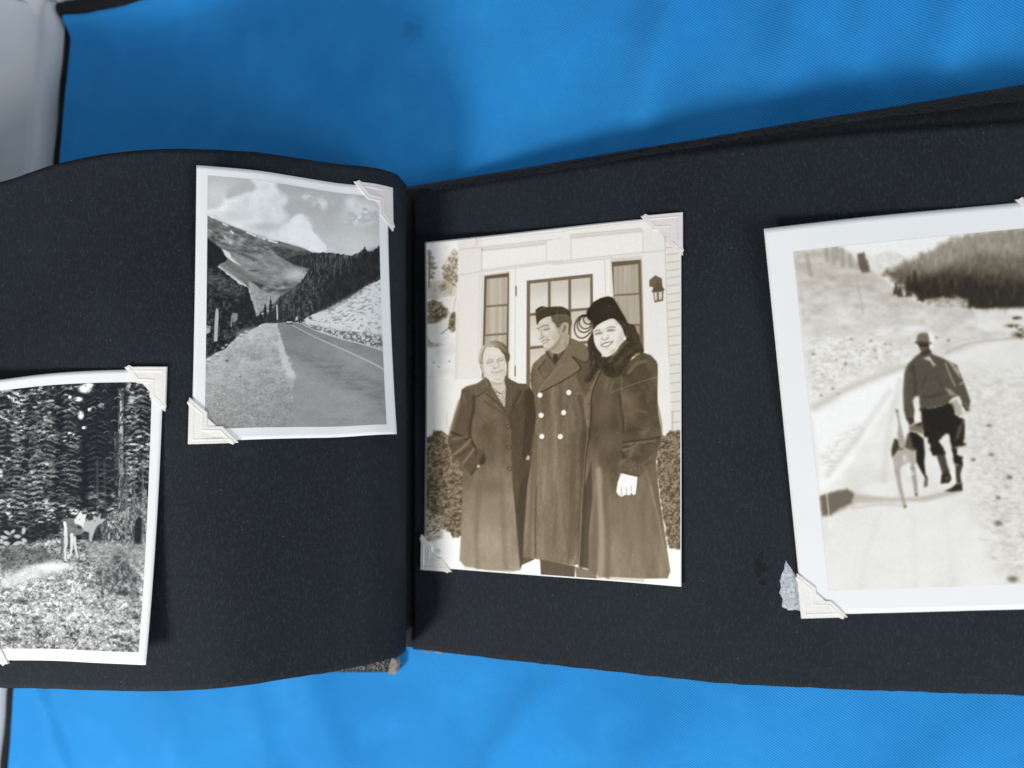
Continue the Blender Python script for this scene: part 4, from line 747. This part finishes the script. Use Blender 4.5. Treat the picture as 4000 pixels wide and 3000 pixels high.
    P('g', [(355, 320), (410, 305), (465, 385), (440, 385), (420, 350)], .82, 4, .9); Ln('g', [(545, 360), (570, 430), (600, 500), (625, 555)], .75, 9, 3, .9); P('g', [(560, 340), (600, 360), (660, 430), (670, 490), (640, 450), (600, 390)], .78, 6, .8); P('g', [(540, 570), (590, 585), (632, 630), (605, 638), (575, 625)], .72, 6, .7); Ln('g', [(670, 540), (700, 520)], .75, 14, 4, .7)
    P('g', [(330, 740), (430, 742), (560, 700), (610, 700), (630, 800), (690, 830), (705, 900), (695, 1020), (715, 1050), (640, 1075), (640, 1130), (690, 1150), (690, 1225), (620, 1215), (600, 1100), (575, 960), (545, 955), (490, 1020), (530, 1080), (548, 1120), (520, 1145), (440, 1140), (415, 1100), (420, 1050), (395, 1030), (400, 995), (365, 985), (355, 900)], .16, 5, tex=(9, 9, .02, 131), rag=(8, 8, 5))
    P('g', [(585, 690), (640, 665), (676, 730), (686, 795), (650, 810)], .62, 7, .75); P('g', [(650, 900), (688, 860), (688, 920), (655, 1000), (625, 1020)], .42, 7, .7); Ln('g', [(700, 840), (700, 1000)], .2, 12, 4, .8); P('g', [(610, 1070), (670, 1055), (650, 1090)], .6, 5, .7)
    P('g', [(470, 1140), (540, 1130), (560, 1220), (580, 1270), (520, 1300), (500, 1230)], .30, 5); P('g', [(512, 1300), (570, 1265), (590, 1310), (595, 1340), (575, 1370), (505, 1378)], .20, 4); Bl('g', (560, 1330), 22, 14, .6, .6)
    P('g', [(630, 1220), (690, 1225), (670, 1300), (680, 1370), (640, 1375), (632, 1300)], .26, 5); P('g', [(635, 1380), (685, 1375), (688, 1435), (600, 1445), (540, 1440), (600, 1410)], .18, 5)
    P('g', [(320, 205), (410, 200), (408, 250), (340, 270), (328, 240)], .38, 5); P('g', [(298, 185), (308, 130), (340, 108), (400, 110), (415, 150), (412, 195), (350, 190)], .46, 5); P('g', [(298, 188), (350, 185), (412, 192), (405, 225), (325, 225)], .2, 5, .9); P('g', [(395, 100), (430, 108), (446, 160), (440, 245), (412, 240), (410, 160)], .93, 6); Ln('g', [(292, 190), (350, 186), (425, 196)], .3, 14, 4, .8)
    P('g', [(330, 280), (400, 238), (425, 260), (400, 285), (350, 300)], .26, 4); P('g', [(690, 690), (740, 740), (748, 765), (720, 765), (685, 715)], .25, 4); Bl('g', (262, 852), 14, 12, .9, .9); P('g', [(215, 830), (275, 820), (285, 860), (245, 890)], .2, 4, .9); Ln('g', [(700, 700), (742, 750)], .7, 9, 3, .7)
    c.v = np.clip(c.v, .05, .95)
    c.grain(.018, 5.5)

# ---------------------------------------------------------------- the setting: blue cloth, its black edging, the white panels round it
def fold(x, y):
    z = np.zeros_like(x)
    def crease(x0, y0, x1, y1, w, h, len_soft=.03):
        nonlocal z
        dx, dy = x1 - x0, y1 - y0; L = math.hypot(dx, dy); ux, uy = dx / L, dy / L
        a = (x - x0) * ux + (y - y0) * uy; b = -(x - x0) * uy + (y - y0) * ux
        m = 1 / (1 + np.exp(-a / (len_soft / 4))) * (1 - 1 / (1 + np.exp(-(a - L) / (len_soft / 4))))
        z = z + 1.5 * h * np.exp(-(b / w) ** 2) * m
    crease(.118, .20, .092, .095, .009, .0042); crease(.165, .20, .140, .10, .011, .0036); crease(.215, .21, .195, .11, .009, .0045); crease(.25, .21, .23, .12, .010, .004); crease(.19, .20, .165, .11, .007, .0026)
    crease(.0, -.20, .055, -.115, .007, .0024); crease(.06, -.20, .105, -.12, .010, .0026); crease(-.05, -.11, -.012, -.20, .009, .0026); crease(-.075, -.12, -.055, -.20, .006, .0018); crease(.13, -.20, .20, -.12, .012, .0028); crease(.19, -.20, .25, -.12, .012, .0028)
    crease(-.185, -.13, -.160, -.19, .0022, .0016, .02); crease(-.12, -.13, -.09, -.20, .012, .0014); crease(.06, .10, .05, .20, .014, .0012)
    z = z + .0030 * (fbm(x / .030 + 40, y / .045 + 40, 21, 3) - .5)
    return z
# the cloth's left edge runs askew to the album
def back_y(x): return .1625 + .013 * sstep(-.150, -.05, np.asarray(x, float)) + .0010 * np.sin(np.asarray(x) * 70)
X, Y = np.meshgrid(np.linspace(0, 1, 240), np.linspace(0, 1, 260), indexing='ij')
x_ = -.165 + .62 * X
Y = -.30 + Y * (back_y(x_) + .30)
xl = -.1633 + (Y - .165) * .1073
Xc = xl + (.46 - xl) * X ** 1.15
Z = fold(Xc, Y)
inside = (Xc > -.035) & (Xc < .30) & (Y > -.10) & (Y < .085)
Z = np.where(inside, np.minimum(Z, .0), Z)
# left hem lies slightly thicker, back edge turns up where it meets the back panel
Z += .0010 * np.exp(-((Xc - xl) / .004) ** 2)
Z += .006 * sstep(-.012, 0, Y - back_y(Xc)) ** 2
cloth = tag(grid_obj('cloth', np.stack([Xc, Y, Z], -1), M_cloth, thick=.0008), kind='structure')
def band(name, pts, prof, mat, parent=None, kind=None):
    """sweep a profile [(offset, height)] along a polyline of (x, y, nx, ny)."""
    P = np.array([[(x + nx * o, y + ny * o, h + zz) for (o, h) in prof] for (x, y, nx, ny, zz) in pts])
    o = grid_obj(name, P, mat, parent)
    if kind: tag(o, kind=kind)
    return o
left = [(-.1633 + (y - .165) * .1073, y, -.994, .107, 0) for y in np.linspace(-.32, .170, 60)]
th = np.linspace(0, math.pi, 9)
wob = lambda i: .0004 * math.sin(i * 1.7)
left_e = [(x + wob(i), y, nx, ny, 0) for i, (x, y, nx, ny, _) in enumerate(left)]
band('edging', left_e, [(.0002 + .0022 * (1 - math.cos(t)), -.001 + .0022 * math.sin(t)) for t in th], M_edging, cloth)
back = [(x, float(back_y(x)) - .001, 0., 1., .003) for x in np.linspace(-.166, .46, 120)]
band('edging', back, [(.0008 + .0036 * (1 - math.cos(t)), .0010 + .0042 * math.sin(t)) for t in th], M_edging, cloth)
# white side panel: a padded seam beside the edging, then the panel leaning away
side = [(.0044, -.0015), (.0050, .0030), (.0070, .0052), (.0100, .0058), (.0130, .0046), (.0160, .0022), (.0200, .0022)]
rows = []
for i, (x, y, nx, ny, _) in enumerate(left):
    st = float(sstep(.02, .17, np.float64(y)))                     # gentle slope at the front, standing steeper towards the back
    x = x + wob(i * .6)
    rows.append([(x + nx * o, y + ny * o, h) for o, h in side] + [(x + nx * (.02 + r * math.cos(.24 + .75 * st)), y + ny * .02, .0022 + r * math.sin(.24 + .75 * st)) for r in (.012, .03, .06, .10, .15)])
tag(grid_obj('side_panel', np.array(rows), M_white), kind='structure')
bk = [(-.004, -.001), (.0085, .004), (.0105, .0075), (.0140, .0090), (.0180, .0076), (.0300, .0120), (.0700, .0300), (.1500, .0650)]
tag(band('back_panel', [(x, y, nx, ny, 0) for (x, y, nx, ny, _) in [(-.32, .1640, 0, 1, 0)] + [(x, y + .001, nx, ny, z) for x, y, nx, ny, z in back]], bk, M_white), kind='structure')
tag(mesh_obj('table', [(-2, -2, -.004), (2, -2, -.004), (2, 2, -.004), (-2, 2, -.004)], [(0, 1, 2, 3)], M_white), kind='structure')

# ---------------------------------------------------------------- the album
album = bpy.data.objects.new('photo_album', None); col.objects.link(album)
album.empty_display_size = .05
tag(album, 'old open photo album with black pages and worn black covers on the blue cloth', 'album')
def build_sheet(name, sh, mat, ns=150, nt=70, thick=.0004, rag=.0, dz=0, rot=0, pivot=(0, 0), dy=0, s1=None, seed=1):
    s = np.linspace(0, s1 or sh.L, ns); t = np.linspace(0, 1, nt)
    S, T = np.meshgrid(s, t, indexing='ij')
    if rag:
        r = np.random.RandomState(seed)
        jag = np.interp(s, np.linspace(0, sh.L, 90), r.randn(90)) * rag / .178
        jag2 = np.interp(s, np.linspace(0, sh.L, 90), r.randn(90)) * rag / .178
        w = sstep(.93, 1., T); T = T + jag[:, None] * w + jag2[:, None] * .5 * sstep(.07, 0., T)
    P = sh.at(S, T)
    P = P + sh.normal(S, T) * (.00025 * (fbm(S * 60, T * 9, seed, 3) - .5))[..., None]
    if rot or dz or dy:
        c_, s_ = math.cos(rot), math.sin(rot)
        x = P[..., 0] - pivot[0]; y = P[..., 1] - pivot[1]
        P = np.stack([pivot[0] + x * c_ - y * s_, pivot[1] + x * s_ + y * c_ + dy, P[..., 2] + dz], -1)
    return grid_obj(name, P, mat, album, thick)
RS = sheet(RX); LS = sheet(LX)
page_right = build_sheet('page', RS, M_page_stained, 190, 90, .0004, .00009, seed=3)
page_left = build_sheet('page', LS, M_page, 220, 90, .0004, .00007, seed=5)
# the leaves under the right page lie a little askew, the lower ones more so
def flat_leaf(zf, z0, top, low): return sheet([(x, a - .0015 + top * (x / .21) ** 1.4, b + low, z0 + (z - .0059) * zf) for x, a, b, z in RX])
for kf, z0, top, low in ((.97, .0046, .0082, .003), (.80, .0044, .0050, .004), (.62, .0042, .0060, .004), (.44, .0040, .0040, .004), (.26, .0038, .0050, .004)):
    build_sheet('page', flat_leaf(kf, z0, top, low), M_page2, 80, 24, .0004, .0001, seed=int(kf * 100))
# leaves lower down under the arched left page
for f in (.80, .60, .42):
    build_sheet('page', sheet([(x - .016 * (1 - f), a - .004, b + .004, .0055 + (min(z, .081) - .0075) * f, .0055 + (z2 - .0075) * f) for x, a, b, z, z2 in LX]), M_page2, 60, 24, .0004, .0003, seed=int(f * 100))
def slab(name, p0, ux, L, Wd, z0, th, mat, parent, rnd=.0012, rise=0.):
    """bevelled board: p0 = inner bottom corner, ux = direction along the length."""
    ux = np.array(ux) / np.linalg.norm(ux); uy = np.array([-ux[1], ux[0]])
    nu, nv = 40, 26
    def ring(ins, z):
        r = []
        a = np.r_[np.linspace(ins, L - ins, nu), np.full(nv, L - ins), np.linspace(L - ins, ins, nu), np.full(nv, ins)]
        b = np.r_[np.full(nu, ins), np.linspace(ins, Wd - ins, nv), np.full(nu, Wd - ins), np.linspace(Wd - ins, ins, nv)]
        for k, (i, j) in enumerate(zip(a, b)):
            q = np.array(p0) + ux * i + uy * j; r.append((q[0], q[1], z + .0003 * math.sin(i * 90 + j * 70) + rise * (L - i)))
        return r
    rings = [ring(.0006, z0), ring(0, z0 + rnd * .6), ring(0, z0 + th - rnd), ring(rnd * .35, z0 + th - rnd * .3), ring(rnd, z0 + th)]
    V = sum(rings, []); n = len(rings[0]); F = []
    for r in range(len(rings) - 1):
        for i in range(n): F.append((r * n + i, r * n + (i + 1) % n, (r + 1) * n + (i + 1) % n, (r + 1) * n + i))
    F.append(tuple(range(n))[::-1]); F.append(tuple((len(rings) - 1) * n + i for i in range(n)))
    return mesh_obj(name, V, F, mat, parent, smooth=False)
back_cover = slab('back_cover', (.0095, -.1050), (1, .092), .285, .1835, .0003, .0027, M_cover, album)
back_cover['label'] = 'black grained back cover under the right page'
front_cover = slab('front_cover', (-.290, -.1275), (1, .045), .2835, .1800, .0006, .0034, M_cover, album, rise=.165)
front_cover['label'] = 'black front cover with a frayed brown corner'
# frayed corner of the front cover: bare board showing
r_ = np.random.RandomState(4)
cv = []; 
cx, cy = -.0062, -.1148
pts = [(-.0020, .0001), (.0006, -.0002), (.0016, .0009), (.0012, .0024), (.0019, .0040), (.0010, .0058), (-.0004, .0064), (-.0014, .0036)]
n = len(pts)
V = [(cx + a, cy + b, .0008) for a, b in pts] + [(cx + a * 1.05, cy + b, .0042 + .0004 * r_.rand()) for a, b in pts] + [(cx + .0002, cy + .003, .0048)]
F = [(i, (i + 1) % n, n + (i + 1) % n, n + i) for i in range(n)] + [(n + i, n + (i + 1) % n, 2 * n) for i in range(n)]
mesh_obj('frayed_corner', V, F, M_board, front_cover)
# binding strip at the gutter, and the frayed ends of the leaves below it
bs = np.array([[(x, y, z) for y in np.linspace(-.1035, .0765, 40)] for x, z in ((-.0105, .0036), (-.0060, .0046), (-.0010, .0050), (.0032, .0048), (.0085, .0056))])
grid_obj('binding_strip', bs, M_page2, album, .0008)
for (x0, w, y0) in ((.0080, .0030, -.1046), (.0128, .0020, -.1046)):
    V = []; m = 9
    for i in range(m):
        xx = x0 + w * (i / (m - 1) - .5); V += [(xx, y0 + .0018, .0040), (xx + .0002 * r_.randn(), y0 - .0010 * r_.rand() - .0002, .0034 + .0006 * r_.rand())]
    mesh_obj('frayed_edge', V, [(2 * i, 2 * i + 1, 2 * i + 3, 2 * i + 2) for i in range(m - 1)], M_board, back_cover)

# ---------------------------------------------------------------- prints
def bil(q, u, v):
    q = np.asarray(q, float); u = np.asarray(u, float)[..., None]; v = np.asarray(v, float)[..., None]
    return q[0] * (1 - u) * (1 - v) + q[1] * u * (1 - v) + q[2] * u * v + q[3] * (1 - u) * v
def lift(c, u, v, l0=.0006, p=2.2):
    u = np.clip(u, 0, 1); v = np.clip(v, 0, 1)
    return l0 + c[0] * ((1 - u) * (1 - v)) ** p + c[1] * (u * (1 - v)) ** p + c[2] * (u * v) ** p + c[3] * ((1 - u) * v) ** p
def on_print(d, u, v, h=0.):
    st = bil(d['st'], u, v); sh = d['sheet']
    return sh.at(st[..., 0], st[..., 1]) + sh.normal(st[..., 0], st[..., 1]) * (lift(d['lf'], u, v) + h)[..., None]
def tone_rgb(v, warm, cool):
    v = np.clip(v, 0, 1); q = 4 * v * (1 - v); dk = np.clip(1 - v * 2.2, 0, 1)
    c = np.stack([v + .006 * warm * q, v - .036 * q * warm, v - .098 * q * warm], -1) + cool * dk[..., None] * np.array([-.012, .003, .03])
    c = np.clip(c, 0, 1)
    return np.where(c <= .04045, c / 12.92, ((c + .055) / 1.055) ** 2.4)
PRINTS = {
1: dict(st=[[0.17355, 0.3933], [0.1005, 0.40698], [0.10368, 0.94033], [0.18465, 0.94547]], uv=[[0.06353, 0.03836], [0.9497, 0.04431], [0.96584, 0.95974], [0.07852, 0.95829]], lf=(0.004, 0, 0.0055, 0),
 grid=[[-29.5, 1530.7], [1.4, 1024.7], [-40.1, -29.2], [9.6, 6.7], [526.5, -75.0], [-67.7, 34.0], [53.3, 36.7], [-27.5, 2.1], [48.2, 28.5], [-32.3, -5.8], [-4.1, -1.7], [8.6, -13.6], [48.6, 9.9], [74.6, -13.5], [-30.9, -11.0], [1.9, 25.5]]),
2: dict(st=[[0.08918, 0.03582], [0.0246, 0.04109], [0.02231, 0.53794], [0.0915, 0.54051]], uv=[[0.05073, 0.03406], [0.94069, 0.04011], [0.94269, 0.95968], [0.05839, 0.95452]], lf=(0.0035, 0.0005, 0.0028, 0),
 grid=[[811.3, 686.1], [-6.6, 1008.0], [-5.6, -29.4], [-0.1, 11.3], [799.1, 47.3], [-67.4, -129.8], [67.9, 79.0], [-1.5, -30.5], [-203.2, 119.1], [211.7, -10.8], [-136.0, -89.7], [-0.4, 40.3], [73.4, -81.4], [-123.5, 22.8], [86.3, 30.2], [5.2, -15.5]]),
3: dict(st=[[0.00776, 0.11367], [0.10636, 0.11915], [0.10663, 0.82198], [0.00534, 0.81662]], uv=[[0.00713, 0.00477], [0.99679, 0.00294], [0.99688, 0.99643], [0.00837, 0.99663]], lf=(0.003, 0, 0.001, 0),
 grid=[[1665.9, 951.8], [15.5, 1276.2], [-22.1, -29.9], [2.9, 11.2], [883.1, -82.7], [-72.8, 125.8], [57.9, 53.8], [-7.6, -21.9], [75.3, -51.9], [76.9, 43.4], [-53.9, -21.5], [5.4, 12.1], [32.5, 28.5], [-16.3, -7.4], [16.1, -4.8], [-1.1, 3.7]]),
4: dict(st=[[0.13315, 0.16257], [0.22266, 0.13771], [0.22914, 0.84277], [0.14521, 0.86688]], uv=[[0.09156, 0.06732], [0.90845, 0.06459], [0.91559, 0.93826], [0.10345, 0.9403]], lf=(0.004, 0, 0.001, 0),
 grid=[[3098.5, 984.0], [138.5, 1328.5], [-0.6, -17.2], [1.6, 12.7], [941.4, -121.2], [-62.7, 70.9], [16.2, 49.6], [-5.4, -28.2], [-2.0, 50.4], [27.3, -38.9], [-24.6, -46.0], [6.4, 27.1], [20.1, -26.8], [-9.4, 21.7], [12.1, 18.4], [-1.7, -7.8]]),
}
INFO = {   # sheet, drawing, points across, points down, warmth, coolness of the darks, label, depth of the darks
 1: (LS, paint_deer, 330, 440, .06, .9, 'bordered black and white print of two deer before dark fir trees', .05),
 2: (LS, paint_road, 320, 430, .16, .6, 'bordered black and white print of a mountain road under clouds', .03),
 3: (RS, paint_group, 420, 600, 1.4, .0, 'borderless sepia print of three people in winter coats by a door', .035),
 4: (RS, paint_walk, 420, 540, .95, .15, 'wide-bordered print of a man and dog walking up a snowy track', .05),
}
prints = {}
for k, (sh, fn, nx, ny, warm, cool, label, deep) in INFO.items():
    d = PRINTS[k]; d['sheet'] = sh
    U, V = np.meshgrid(np.linspace(0, 1, 61), np.linspace(0, 1, 71), indexing='ij')
    root = grid_obj('photo_print', on_print(d, U, V), M_print, None, .00022)
    tag(root, label, 'photograph')
    A, B = np.meshgrid(np.linspace(0, 1, nx), np.linspace(0, 1, ny), indexing='ij')
    uv = bil(d['uv'], A, B)
    P = on_print(d, uv[..., 0], uv[..., 1], .00006)
    pic = grid_obj('picture', P, picture_mat('printed_picture'), root)
    # drawing units across the picture
    mono = np.stack([A.ravel() ** i * B.ravel() ** j for i in range(4) for j in range(4)], 1) @ np.array(d['grid'])
    c = Canvas(mono[:, 0].copy(), mono[:, 1].copy()); fn(c)
    v = c.v.reshape(nx, ny)
    for _ in range({1: 0, 2: 0, 3: 1, 4: 3}[k]):                    # the lens softness of the old prints
        w_ = .25 if k != 3 else .10
        v = np.pad(v, 1, mode='edge'); v = (1 - 2 * w_) * v[1:-1, :] + w_ * (v[2:, :] + v[:-2, :]); v = (1 - 2 * w_) * v[:, 1:-1] + w_ * (v[:, 2:] + v[:, :-2])
    v = v + .012 * 2 * (np.random.RandomState(k).rand(nx, ny) - .5)
    rgb = tone_rgb((v - deep * (1 - v)).ravel(), warm, cool)
    at = pic.data.color_attributes.new('tone', 'FLOAT_COLOR', 'POINT')
    at.data.foreach_set('color', np.concatenate([rgb, np.ones((len(rgb), 1))], 1).astype(np.float32).ravel())
    d['w'] = float(np.linalg.norm(on_print(d, np.array([1.]), np.array([.5])) - on_print(d, np.array([0.]), np.array([.5]))))
    d['h'] = float(np.linalg.norm(on_print(d, np.array([.5]), np.array([1.])) - on_print(d, np.array([.5]), np.array([0.]))))
    prints[k] = root

# ---------------------------------------------------------------- paper photo corners
def inset(p, d):
    p = np.asarray(p, float); n = len(p); out = []
    for i in range(n):
        a, b, c = p[i - 1], p[i], p[(i + 1) % n]
        e1 = (b - a) / np.linalg.norm(b - a); e2 = (c - b) / np.linalg.norm(c - b)
        n1 = np.array([-e1[1], e1[0]]); n2 = np.array([-e2[1], e2[0]])
        m = n1 + n2; m /= max(.35, np.linalg.norm(m) ** 2 / 2) ; out.append(b + m * d)
    return np.array(out)
def subdiv(p, k=4):
    p = np.asarray(p, float); q = np.roll(p, -1, 0)
    return np.concatenate([p[i] + (q[i] - p[i]) * np.linspace(0, 1, k, endpoint=False)[:, None] for i in range(len(p))])
SHAPE = [(0, 0), (1, 0), (.985, .03), (.68, .37), (.375, .385), (.37, .68), (.03, .985), (0, 1)]
def photo_corner(k, cu, cv, L, mat, label, out_u=.0006, out_v=.0006, turn=0.):
    d = PRINTS[k]
    rings = []
    base = np.array(SHAPE)
    for ins, h in ((0, -.0005), (0, .00030), (.012, .00042), (.070, .00042), (.082, .00052), (.100, .00052), (.118, .00040)):
        q = subdiv(inset(base, ins), 4) * L
        a = q[:, 0] * math.cos(turn) - q[:, 1] * math.sin(turn) - out_u; b = q[:, 0] * math.sin(turn) + q[:, 1] * math.cos(turn) - out_v
        u = a / d['w'] if cu == 0 else 1 - a / d['w']; v = b / d['h'] if cv == 0 else 1 - b / d['h']
        rings.append(on_print(d, u, v, h + .0001))
    V = np.concatenate(rings); n = len(rings[0]); F = []
    for r in range(len(rings) - 1):
        for i in range(n): F.append((r * n + i, r * n + (i + 1) % n, (r + 1) * n + (i + 1) % n, (r + 1) * n + i))
    F.append(tuple((len(rings) - 1) * n + i for i in range(n)))
    if (cu == 1) != (cv == 1): F = [f[::-1] for f in F]
    o = mesh_obj('photo_corner', V, F, mat)
    tag(o, label, 'photo corner', 'paper photo corners holding the prints')
    return o
photo_corner(1, 1, 0, .0150, M_mount_cream, 'cream paper corner at the upper right of the deer print', .0012, .0010)
photo_corner(1, 0, 1, .0200, M_mount_cream, 'cream paper corner at the lower left of the deer print', .0004, .0012)
photo_corner(2, 1, 0, .0158, M_mount_pink, 'pinkish paper corner over the sky of the mountain road print', .0022, .0012)
photo_corner(2, 0, 1, .0152, M_mount_cream, 'cream paper corner on the roadside verge of the mountain road print', .0010, .0008)
photo_corner(3, 1, 0, .0146, M_mount_pink, 'pinkish paper corner above the lantern in the sepia group print', .0006, .0010)
photo_corner(3, 0, 1, .0136, M_mount_cream, 'cream paper corner by the snowy hedge of the sepia group print', .0012, .0012)
photo_corner(4, 0, 1, .0146, M_mount_cream, 'cream paper corner beside the torn scrap on the man and dog print', .0006, .0010)
photo_corner(4, 1, 0, .0146, M_mount_pink, 'pinkish paper corner at the dark wood of the man and dog print', .0006, .0010)

# scrap of torn paper left on the right page beside the man-and-dog print
d = PRINTS[4]
TE = [(-.0002, -.0005), (-.0008, -.0052), (-.0030, -.0090), (-.0050, -.0122), (-.0056, -.0090), (-.0068, -.0058), (-.0064, -.0035), (-.0070, -.0015), (-.0060, .0004), (-.0062, .0030), (-.0040, .0040), (-.0020, .0038), (-.0002, .0044)]
TEp = np.array(TE) + np.array([-.0002, -.0086 + .0032])
e0 = subdiv(TEp, 6); r_ = np.random.RandomState(9); e0 = e0 + r_.randn(*e0.shape) * .00007
cen = e0.mean(0); Vr = []
sh = d['sheet']; BL = np.array(d['st'][3])
def scrap(q, h):
    s = BL[0] + q[:, 0]; t = BL[1] + q[:, 1] / .178
    return sh.at(s, t) + sh.normal(s, t) * h[:, None]
rings = [scrap(cen + (e0 - cen) * f, np.full(len(e0), hh) + (r_.rand(len(e0)) * .00008 if 0 < f < 1 else 0)) for f, hh in ((1, .00008), (.9, .00018), (.7, .0002), (.45, .00022), (.2, .0002))]
V = np.concatenate(rings); n = len(e0); F = []
for r in range(len(rings) - 1):
    for i in range(n): F.append((r * n + i, r * n + (i + 1) % n, (r + 1) * n + (i + 1) % n, (r + 1) * n + i))
F.append(tuple((len(rings) - 1) * n + i for i in range(n)))
o = mesh_obj('paper_scrap', V, [f[::-1] for f in F], M_tear, page_right, smooth=False)
o['label'] = 'torn grey-white paper scrap stuck to the page'
